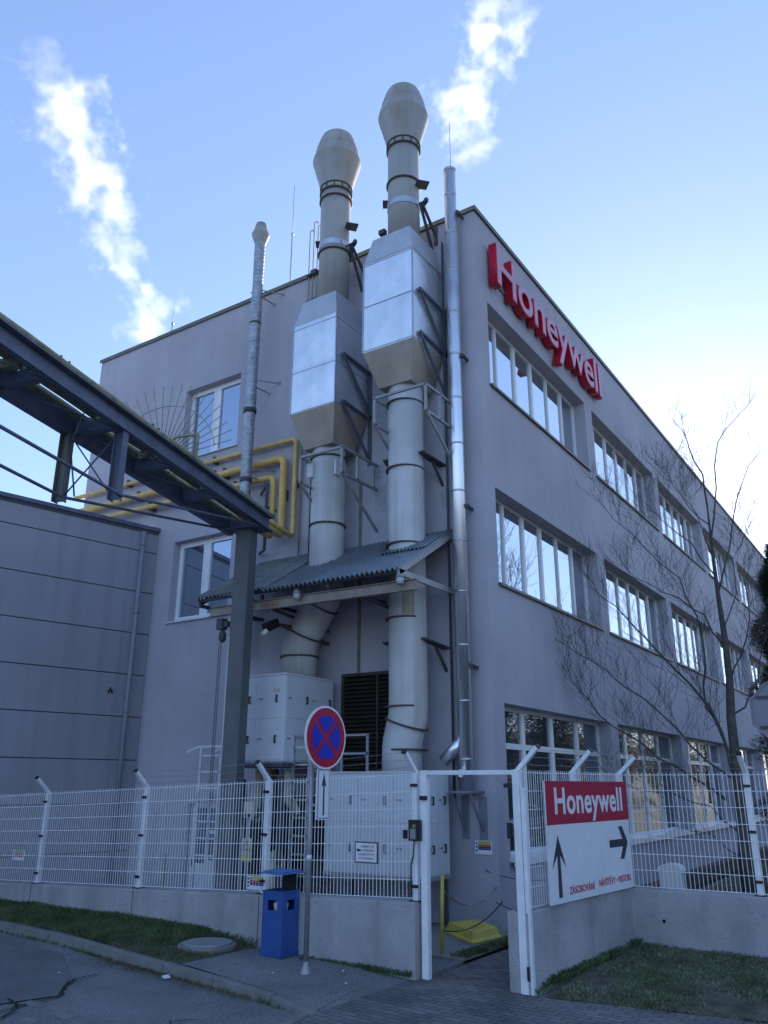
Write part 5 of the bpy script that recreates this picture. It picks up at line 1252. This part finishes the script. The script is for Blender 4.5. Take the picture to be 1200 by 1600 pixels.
# ---------------------------------------------------------------- yellow bar, cover, chains
t = thing('yellow_bar', 'thin upright yellow barrier post behind the gate opening', 'post', (10.28, 5.9, 0))
mb = MB(); mb.tube([(10.27, 5.9, 0), (10.29, 5.88, .99)], .024, 10); mb.build('post', MYBRT, t)
mb = MB(); mb.lathe((10.27, 5.9, .0), [(.05, 0), (.045, .03), (.026, .05)], 10); mb.build('foot', MKERB, t)
t = thing('yellow_bar', 'faded yellow barrier post beside the white side door', 'post', (11.6, 12.4, 0))
mb = MB(); mb.tube([(11.7, 12.75, -.1), (11.7, 12.75, .85)], .03, 10); mb.build('post', MYOLD, t)
t = thing('yellow_cover', 'low yellow plastic cover box on the concrete slab behind the gate', 'cover', (11.75, 6.25, .05))
C4 = [(11.05, 5.86), (11.80, 5.76), (12.36, 6.42), (11.75, 6.73)]; cx = sum(p[0] for p in C4) / 4; cy = sum(p[1] for p in C4) / 4; mb = MB(); b = mb.b
LO = [b.verts.new((x, y, .05)) for x, y in C4]; L1 = [b.verts.new((x, y, .075)) for x, y in C4]; L2 = [b.verts.new((cx + (x - cx) * .88, cy + (y - cy) * .88, .08)) for x, y in C4]; L3 = [b.verts.new((cx + (x - cx) * .80, cy + (y - cy) * .80, .19)) for x, y in C4]
for P, Q in ((LO, L1), (L1, L2), (L2, L3)):
    for k in range(4): b.faces.new((P[k], P[(k + 1) % 4], Q[(k + 1) % 4], Q[k]))
b.faces.new(L3); mb.build('shell', MYBRT, t, bevel=.012)
mb = MB(); mb.lathe((11.35, 5.90, .085), [(.02, 0), (.02, .02)], 8).lathe((11.65, 5.86, .085), [(.02, 0), (.02, .02)], 8); mb.build('bolt', MBLK, t)
def chain(label, pts, r=.011, dark=True):
    a, b_ = Vector(pts[0]), Vector(pts[1]); sag = pts[2]; n_ = 34; mb = MB(); P = []
    for k in range(n_ + 1): t = k / n_; P.append(a.lerp(b_, t) - Vector((0, 0, sag * 4 * t * (1 - t))))
    for k, (p, q) in enumerate(zip(P, P[1:])):
        up = (0, 0, 1) if k % 2 else (1, 0, 0); mb.bar(p, q, r * (1.7 if k % 2 else .8), r * (.8 if k % 2 else 1.7), up=up, ext=.004)
    o = mb.build('hanging_chain', MRUBBER if dark else MCHAIN, loc=a); tag(o, label, 'chain', 'chains slung across the gate recess')
chain('upper slack black chain hanging from the corner of the building', [(12.53, 6.38, .85), (12.9, 5.2, .80), .10])
chain('pale chain slung between the yellow post and the building corner', [(10.29, 5.88, .80), (12.53, 6.20, .62), .22], dark=False)
chain('lower chain drooping just above the yellow cover', [(10.29, 5.88, .32), (12.53, 6.10, .42), .14])
chain('short dark chain end near the foot of the building corner', [(12.2, 6.05, .45), (12.6, 5.4, .26), .05])
# meter box behind the right wall
t = thing('meter_box', 'white plastic meter cabinet with rounded top behind the right fence mesh', 'cabinet', (12.6, 3.5, .2))
mb = MB(); mb.box(12.52, 12.74, 3.36, 3.64, .1, 1.0); mb.build('cabinet', MMETER, t, bevel=.01)
mb = MB(); P = [(12.50, 3.50 + .17 * math.cos(R(a)), 1.0 + .09 * math.sin(R(a))) for a in range(0, 181, 20)] ; mb.poly(P, (.26, 0, 0)); mb.build('rounded_top', MMETER, t)
# low brick border near building
mb = MB(); mb.box(13.2, 30, 5.0, 5.25, .05, .32); tag(mb.build('bed_border', mat('brick_border', (.10, .06, .05), .9, var=.3, vs=6), loc=(13.2, 5, 0)), 'low dark brick border along the planting bed under the ground floor windows', 'border')

# ---------------------------------------------------------------- octagonal sign back at the right edge
oc = Vector((6.83, .955, 2.66)); t = thing('octagonal_sign', 'grey back of an octagonal road sign cut off by the right photo edge', 'road sign', (oc.x, oc.y, 0))
f2 = -(oc - Vector((0, 0, H))); f2.z = 0; f2.normalize(); u2 = Vector((0, 0, 1)).cross(f2)
P = [oc + (u2 * math.cos(R(22.5 + 45 * k)) + Vector((0, 0, 1)) * math.sin(R(22.5 + 45 * k))) * .235 for k in range(8)]
mb = MB(); mb.poly(P, f2 * -.004); mb.build('plate', MBACK, t); 
mb = MB()
for k in range(8): mb.bar(P[k] + f2 * .008, P[(k + 1) % 8] + f2 * .008, .012, .016, up=tuple(f2))
mb.build('edge', MBACK, t)
mb = MB(); mb.bar(oc + f2 * .012 - u2 * .17 + Vector((0, 0, .11)), oc + f2 * .012 + u2 * .17 + Vector((0, 0, .11)), .012, .02); mb.bar(oc + f2 * .012 - u2 * .17 - Vector((0, 0, .11)), oc + f2 * .012 + u2 * .17 - Vector((0, 0, .11)), .012, .02); mb.build('bracket', MBRK, t)
mb = MB(); q = oc + f2 * .045; mb.tube([(q.x, q.y, -.03), (q.x, q.y, 2.85)], .028, 12); mb.build('pole', MGAL, t)

# ================================================================ TREES
def limb(mb, pts, r0, r1, seg=7):
    n_ = len(pts); mb.tube(pts, [r0 + (r1 - r0) * k / (n_ - 1) for k in range(n_)], seg)
def wander(p, d, L_, n_, jit, up=.0, rng=random):
    out = [p.copy()]; d = d.normalized()
    for k in range(n_):
        d = (d + Vector((rng.uniform(-1, 1), rng.uniform(-1, 1), rng.uniform(-1, 1))) * jit + Vector((0, 0, up))).normalized(); p = p + d * (L_ / n_); out.append(p.copy())
    return out
TR = Vector((17.3, 3.45, 0)); vdir = Vector((17.3, 3.45, 0)).normalized(); side = Vector((-vdir.y, vdir.x, 0))  # side = left in the picture
def tp(x, y, dd=0):   # point on the vertical plane through the tree that faces the street, from offsets (metres left, up)
    return TR + side * x + Vector((0, 0, y)) + vdir * dd
BT = thing('bare_tree', 'leafless young tree with dark forked trunk in front of the right facade', 'tree', TR)
import itertools
def px(x, y, dd=0):
    d = Vector([(x - 600) * M[0][k] / 1269.23 + (y - 800) * M[1][k] / 1269.23 + M[2][k] for k in range(3)])
    P0 = TR; t = (P0.x * d.x + P0.y * d.y) / (d.x * d.x + d.y * d.y); return d * t + Vector((0, 0, H)) + vdir * dd
TRK = [(1172, 1400), (1163, 1310), (1152, 1210), (1142, 1120), (1140, 1060), (1133, 1000), (1122, 930), (1113, 860), (1105, 790)]
rnd = random.Random(3)
mb = MB(); tpts = [px(x, y) for x, y in TRK]; mb.tube(tpts, [.155, .12, .10, .085, .072, .06, .045, .030, .018], 12); mb.build('trunk', MBARK, BT)
mains = [([(1105, 790), (1098, 740), (1078, 700), (1066, 672), (1052, 655)], .045, .008, 0), ([(1110, 850), (1118, 760), (1120, 690), (1148, 650), (1168, 628)], .04, .007, .2), ([(1122, 930), (1140, 850), (1150, 780), (1170, 720), (1190, 690)], .04, .007, .4),
    ([(1155, 1230), (1135, 1170), (1108, 1105), (1080, 1070), (1030, 1020), (985, 975), (940, 935), (915, 900)], .085, .010, -.3), ([(1128, 1150), (1103, 1105), (1103, 1040), (1088, 960), (1060, 900), (1005, 850), (955, 805), (935, 770)], .05, .008, .3),
    ([(1150, 1220), (1105, 1190), (1060, 1140), (1010, 1095), (955, 1055), (915, 1030), (885, 1010)], .055, .009, -.8), ([(1135, 1250), (1085, 1215), (1030, 1185), (985, 1150), (940, 1120), (905, 1075), (880, 1035)], .06, .008, -.5),
    ([(1142, 1125), (1165, 1105), (1185, 1060), (1192, 1010), (1205, 960)], .05, .012, .2), ([(1140, 1070), (1160, 1020), (1172, 960), (1165, 900), (1180, 850)], .04, .008, .6), ([(1133, 1010), (1100, 960), (1060, 930), (1010, 905), (960, 880)], .04, .007, .5),
    ([(1118, 900), (1080, 850), (1040, 820), (1010, 800), (985, 770)], .035, .006, -.4), ([(1108, 820), (1075, 790), (1045, 745), (1035, 725)], .028, .005, .4), ([(1130, 985), (1150, 930), (1145, 880), (1165, 830)], .03, .006, -.5),
    ([(1155, 1300), (1110, 1260), (1060, 1240), (1010, 1235), (960, 1215)], .035, .006, -1.0), ([(1160, 1340), (1120, 1310), (1080, 1300), (1040, 1270)], .03, .005, .3), ([(1113, 870), (1090, 800), (1070, 770), (1062, 735)], .03, .005, .7)]
def twigs(mb, pts, r, depth, rng, dens):
    for i in range(1, len(pts)):
        for _ in range(dens):
            t = rng.random(); p = pts[i - 1].lerp(pts[i], t); d = (pts[i] - pts[i - 1]).normalized()
            q = Vector((rng.uniform(-1, 1), rng.uniform(-1, 1), rng.uniform(-.3, 1))).normalized(); nd = (d * .8 + q * .75 + Vector((0, 0, .15))).normalized()
            L_ = rng.uniform(.3, .95) * (1 if depth == 2 else .65); pp = wander(p, nd, L_, 4, .16, .04, rng); rr = max(.0030, r * .35)
            mb.tube(pp, [rr, rr * .85, rr * .7, rr * .55, .0022], 4, cap=False)
            if depth: twigs(mb, pp[1:], rr, depth - 1, rng, 1)
def refine(pts, rng, j=.05):
    out = [pts[0]]
    for a, b_ in zip(pts, pts[1:]):
        for t in (.5, 1): out.append(a.lerp(b_, t) + Vector((rng.uniform(-j, j), rng.uniform(-j, j), rng.uniform(-j, j))) * (1 if t < 1 else .3))
    return out
for mi, (P, r0, r1, dd) in enumerate(mains):
    n_ = len(P); pts = refine([px(x, y, dd * k / (n_ - 1)) for k, (x, y) in enumerate(P)], rnd)
    mb = MB(); limb(mb, pts, r0 * .46, r1 * .4, 8); twigs(mb, pts[2:], r0 * .2, 2 if mi > 2 else 1, rnd, 3 if mi > 2 else 2); mb.build('branch', MBARK, BT)

def conifer(x, y, h, r, label, nn=9000, seed=1):
    rng = random.Random(seed); T = thing('conifer', label, 'tree', (x, y, 0)); mb = MB(); mb.tube([(x, y, 0), (x, y, h * .9)], [.14, .03], 8); mb.build('trunk', MBARK, T); mb = MB()
    for _ in range(nn):
        z = h * rng.random() ** .9; R_ = r * (1 - (z / h) ** 3) * (.75 + .25 * math.sin(z * 5)) + .1; a = rng.uniform(0, 6.28); rr = R_ * (rng.random() ** .35) * (1 + .22 * noise.noise(Vector((math.cos(a) * 2, math.sin(a) * 2, z * 1.3))))
        p = Vector((x + rr * math.cos(a), y + rr * math.sin(a), z + .1)); d = Vector((math.cos(a), math.sin(a), rng.uniform(-.5, .5))).normalized(); L_ = rng.uniform(.08, .22); s = d.cross(Vector((0, 0, 1))).normalized() * .025
        u = Vector((0, 0, 1)) * .02; vs = [mb.b.verts.new(q) for q in (p - s, p + s, p + d * L_ + u, p - u * 2 + d * L_ * .5)]; mb.b.faces.new(vs[:3]); mb.b.faces.new((vs[0], vs[3], vs[1]))
    mb.build('crown', MCONI, T, auto=False); return T
conifer(20.4, 2.5, 7.4, 1.15, 'dark green conifer at the right edge of the photo behind the fence', 30000, 2)
conifer(26.0, 2.2, 6.5, 1.3, 'second dark conifer farther along the right facade, mostly hidden', 5000, 5)
# wood across the road, seen mirrored in the windows
def winter_tree(x, y, h, r, label, seed):
    rng = random.Random(seed); T = thing('roadside_tree', label, 'tree', (x, y, 0), 'winter trees across the road'); mb = MB(); mb.tube([(x, y, 0), (x + .2, y, h * .5), (x, y + .1, h * .85)], [.22, .13, .04], 8)
    for k in range(9):
        a = rng.uniform(0, 6.28); z = h * rng.uniform(.25, .7); mb.tube(wander(Vector((x, y, z)), Vector((math.cos(a), math.sin(a), .8)), r * 1.2, 4, .15, .05, rng), [.07, .05, .04, .02, .01], 5)
    mb.build('trunk', MBARK, T); mb = MB()
    for _ in range(9000):
        v = Vector((rng.gauss(0, 1), rng.gauss(0, 1), rng.gauss(0, 1))).normalized() * rng.random() ** .4; q = Vector((x + v.x * r, y + v.y * r, h * .56 + v.z * h * .44))
        if noise.noise(q * .9) < -.28: continue
        a = rng.uniform(0, 6.28); s = rng.uniform(.05, .16); e = Vector((math.cos(a), math.sin(a), rng.uniform(-1, 1))) * s; f_ = Vector((-math.sin(a), math.cos(a), rng.uniform(-1, 1))) * s * .6
        mb.b.faces.new([mb.b.verts.new(w_) for w_ in (q - e, q + f_, q + e)])
    mb.build('crown', MWOOD, T, auto=False); return T
wt = [winter_tree(26, -11, 8.5, 2.6, '', 1), winter_tree(32, -13, 9.5, 3.0, '', 2)]
spots = [(26, -11), (32, -13)] + [(36.5, -10.5), (41, -13.5), (46, -11), (51.5, -13), (57, -10.5), (63, -13.5), (70, -11), (78, -13), (87, -11), (98, -12), (20, -14), (110, -12), (29, -17), (39, -18), (49, -17), (60, -18), (74, -17), (92, -18)]
for i, (x, y) in enumerate(spots):
    o = wt[i] if i < 2 else copy_tree(wt[i % 2]); o.location = (x, y, 0)
    o['label'] = 'brown winter tree across the road, seen only mirrored in the windows'
# wooded slope behind the trees
mb = MB(); V = {}
for i in range(70):
    for j in range(14):
        x = 5 + i * 2.2; y = -15.5 - j * 1.6; z = min(1, j / 6) * 7.5 + 1.1 * noise.noise(Vector((x * .35, y * .4, 2))) * min(1, j / 2) - .05
        V[i, j] = mb.b.verts.new((x, y, z if j else -.2))
for i in range(69):
    for j in range(13): mb.b.faces.new((V[i, j], V[i + 1, j], V[i + 1, j + 1], V[i, j + 1])).smooth = True
tag(mb.build('wooded_hill', mat('hill_undergrowth', (.06, .055, .04), .95, var=.6, vs=.5, mott=.6, stc=(.03, .035, .02))), kind='structure')
# parked cars
def car(x, y, rz, m, label):
    T = thing('parked_car', label, 'car', (0, 0, 0), 'cars parked across the road')
    prof = [(-2.1, .35), (-2.15, .6), (-2.1, .85), (-1.5, .95), (-1.0, 1.35), (-.3, 1.45), (.5, 1.42), (1.25, .98), (1.9, .85), (2.1, .7), (2.12, .4), (1.9, .28), (-1.9, .28)]
    mb = MB(); rings = []
    for (yy_, f) in ((-.86, .9), (-.8, 1), (.8, 1), (.86, .9)): rings.append([mb.b.verts.new((px_, yy_ * (1 - .14 * max(0, pz - .9) / .5), .3 + (pz - .3) * (f if pz > .3 else 1))) for px_, pz in prof])
    for a, b_ in zip(rings, rings[1:]):
        for k in range(len(prof)): f = mb.b.faces.new((a[k], a[(k + 1) % len(prof)], b_[(k + 1) % len(prof)], b_[k])); 
    mb.b.faces.new(rings[0]); mb.b.faces.new(rings[-1][::-1]); mb.build('body', m, T, bevel=.03)
    mb = MB(); 
    for s in (-1, 1): mb.poly([(-1.35, s * .845, .98), (-.95, s * .77, 1.30), (-.3, s * .75, 1.38), (.45, s * .75, 1.36), (1.1, s * .84, .98)], (0, s * .012, 0))
    mb.poly([(1.22, -.66, 1.01), (1.22, .66, 1.01), (.56, .60, 1.41), (.56, -.60, 1.41)], (.012, 0, .02)); mb.poly([(-1.48, -.66, 1.0), (-1.48, .66, 1.0), (-1.04, .60, 1.35), (-1.04, -.60, 1.35)], (-.012, 0, .02)); mb.build('windows', MGLD, T)
    for xx in (-1.35, 1.35):
        for s in (-1, 1):
            mb = MB(); mb.tube([(xx, s * .68, .32), (xx, s * .90, .32)], .32, 20); w_ = mb.build('wheel', MTYRE, T); mb = MB(); mb.tube([(xx, s * .89, .32), (xx, s * .91, .32)], .2, 14); mb.build('rim', MALU, w_)
    for s in (-1, 1):
        mb = MB(); mb.box(2.02, 2.13, s * .62 - .16, s * .62 + .16, .62, .76); mb.build('headlight', MSTEEL, T)
    T.location = (x, y, 0); T.rotation_euler = (0, 0, rz); return T
car(30.0, -1.2, R(178), MCARS, 'silver car parked by the road, mirrored in the ground floor windows')
car(36.5, -1.6, R(176), MCARD, 'dark car parked beyond the silver one, mirrored in the ground floor windows')
car(24.0, -2.2, R(180), MCARS, 'second silver car nearest the camera, mirrored at the edge of the first ground floor window')

# ================================================================ STEAM PLUMES
def plume(label, base, length, rot_e, xs, ys, rs, dens, seed, holes=.5, nscale=.45):
    """box domain with local Z along the plume; xs, ys, rs: centre offsets and radius at equal steps of Z"""
    Rm = max(rs) * 1.6; mx_ = max(abs(v) for v in xs) + Rm; my_ = max(abs(v) for v in ys) + Rm
    mb = MB(); mb.box(-mx_, mx_, -my_, my_, 0, length); o = mb.build('steam_plume', MSTEEL); o.location = base; o.rotation_euler = rot_e
    m = bpy.data.materials.new('steam'); m.use_nodes = True; N = m.node_tree.nodes; L = m.node_tree.links; N.clear()
    out = N.new('ShaderNodeOutputMaterial'); pv = N.new('ShaderNodeVolumePrincipled'); L.new(pv.outputs[0], out.inputs['Volume']); pv.inputs['Color'].default_value = (.93, .93, .95, 1); pv.inputs['Anisotropy'].default_value = .3
    tc = N.new('ShaderNodeTexCoord'); nz0 = N.new('ShaderNodeTexNoise'); nz0.inputs['Scale'].default_value = nscale * .9; nz0.inputs['Detail'].default_value = 3
    ad0 = N.new('ShaderNodeVectorMath'); ad0.operation = 'ADD'; ad0.inputs[1].default_value = (seed * 13.1, seed * 7.7, 0); L.new(tc.outputs['Object'], ad0.inputs[0]); L.new(ad0.outputs[0], nz0.inputs['Vector'])
    sb = N.new('ShaderNodeVectorMath'); sb.operation = 'SUBTRACT'; L.new(nz0.outputs['Color'], sb.inputs[0]); sb.inputs[1].default_value = (.5, .5, .5)
    scv = N.new('ShaderNodeVectorMath'); scv.operation = 'SCALE'; L.new(sb.outputs[0], scv.inputs[0]); scv.inputs['Scale'].default_value = Rm * 1.1
    pos = N.new('ShaderNodeVectorMath'); pos.operation = 'ADD'; L.new(tc.outputs['Object'], pos.inputs[0]); L.new(scv.outputs[0], pos.inputs[1])
    sp_ = N.new('ShaderNodeSeparateXYZ'); L.new(pos.outputs[0], sp_.inputs[0])
    tn = N.new('ShaderNodeMath'); tn.operation = 'DIVIDE'; L.new(sp_.outputs['Z'], tn.inputs[0]); tn.inputs[1].default_value = length
    def fc(vals):
        lo, hi = min(vals), max(vals); rng_ = (hi - lo) or 1
        c = N.new('ShaderNodeFloatCurve'); cv = c.mapping.curves[0]
        pts = [(k / (len(vals) - 1), (v - lo) / rng_) for k, v in enumerate(vals)]
        cv.points[0].location = pts[0]; cv.points[1].location = pts[-1]
        for p in pts[1:-1]: cv.points.new(*p)
        c.mapping.update(); L.new(tn.outputs[0], c.inputs['Value'])
        q = N.new('ShaderNodeMath'); q.operation = 'MULTIPLY_ADD'; L.new(c.outputs[0], q.inputs[0]); q.inputs[1].default_value = rng_; q.inputs[2].default_value = lo; return q.outputs[0]
    def mt(op, a, b_):
        q = N.new('ShaderNodeMath'); q.operation = op
        for i, v in enumerate((a, b_)):
            if isinstance(v, (int, float)): q.inputs[i].default_value = v
            else: L.new(v, q.inputs[i])
        return q.outputs[0]
    dx = mt('SUBTRACT', sp_.outputs['X'], fc(xs)); dy = mt('SUBTRACT', sp_.outputs['Y'], fc(ys)); dist = mt('SQRT', mt('ADD', mt('MULTIPLY', dx, dx), mt('MULTIPLY', dy, dy)), 0)
    rr = fc(rs); prof = mt('SUBTRACT', 1.0, mt('DIVIDE', dist, rr))     # 1 at the axis, 0 at the radius
    nz = N.new('ShaderNodeTexNoise'); nz.inputs['Scale'].default_value = nscale * 1.9; nz.inputs['Detail'].default_value = 7; nz.inputs['Roughness'].default_value = .62; L.new(ad0.outputs[0], nz.inputs['Vector'])
    v = mt('ADD', prof, mt('MULTIPLY', mt('SUBTRACT', nz.outputs[0], .5), 3.6)); v = mt('SUBTRACT', v, holes)
    cl = N.new('ShaderNodeMapRange'); cl.clamp = True; cl.inputs['From Min'].default_value = 0; cl.inputs['From Max'].default_value = .55; cl.inputs['To Max'].default_value = dens; L.new(v, cl.inputs['Value'])
    edge = mt('MULTIPLY', mt('MINIMUM', mt('MULTIPLY', tn.outputs[0], 14), 1), mt('MINIMUM', mt('MULTIPLY', mt('SUBTRACT', 1, tn.outputs[0]), 5), 1))
    dn = N.new('ShaderNodeMath'); dn.operation = 'MULTIPLY'; dn.use_clamp = False; L.new(cl.outputs[0], dn.inputs[0]); L.new(mt('MAXIMUM', edge, 0), dn.inputs[1]); L.new(dn.outputs[0], pv.inputs['Density'])
    o.data.materials.clear(); o.data.materials.append(m)
    return tag(o, label, 'steam', kind='stuff')
def look(a, b_):
    d = Vector(b_) - Vector(a); z = d.normalized(); view = Vector(a).normalized(); x = view.cross(Vector((0, 0, 1))).normalized(); x = (x - z * x.dot(z)).normalized(); y = z.cross(x)
    return Matrix((x, y, z)).transposed().to_euler(), d.length
a, b_ = (20.0, 25.2, 18.6), (13.6, 27.3, 32.6); e, Ln = look(a, b_)
plume('long white steam plume drifting up left above the roof', a, Ln, e, [.45, .75, .45, .25, .45, .4, .1, -.1], [0, 0, 0, 0, 0, 0, 0, 0], [.9, 1.6, 1.5, 1.6, 2.2, 2.2, 1.6, .5], .44, 1, .45, .5)
a, b_ = (35.2, 18.2, 37.4), (36.4, 15.9, 50.5); e, Ln = look(a, b_)
plume('white steam plume rising behind the stacks at the top of the photo', a, Ln, e, [.3, .2, -.1, -.2, .2, .4, 1.0, 1.6], [0, 0, 0, 0, 0, 0, 0, 0], [1.4, 2.3, 2.5, 2.3, 2.2, 2.6, 3.0, 2.0], .27, 4, .48, .42)
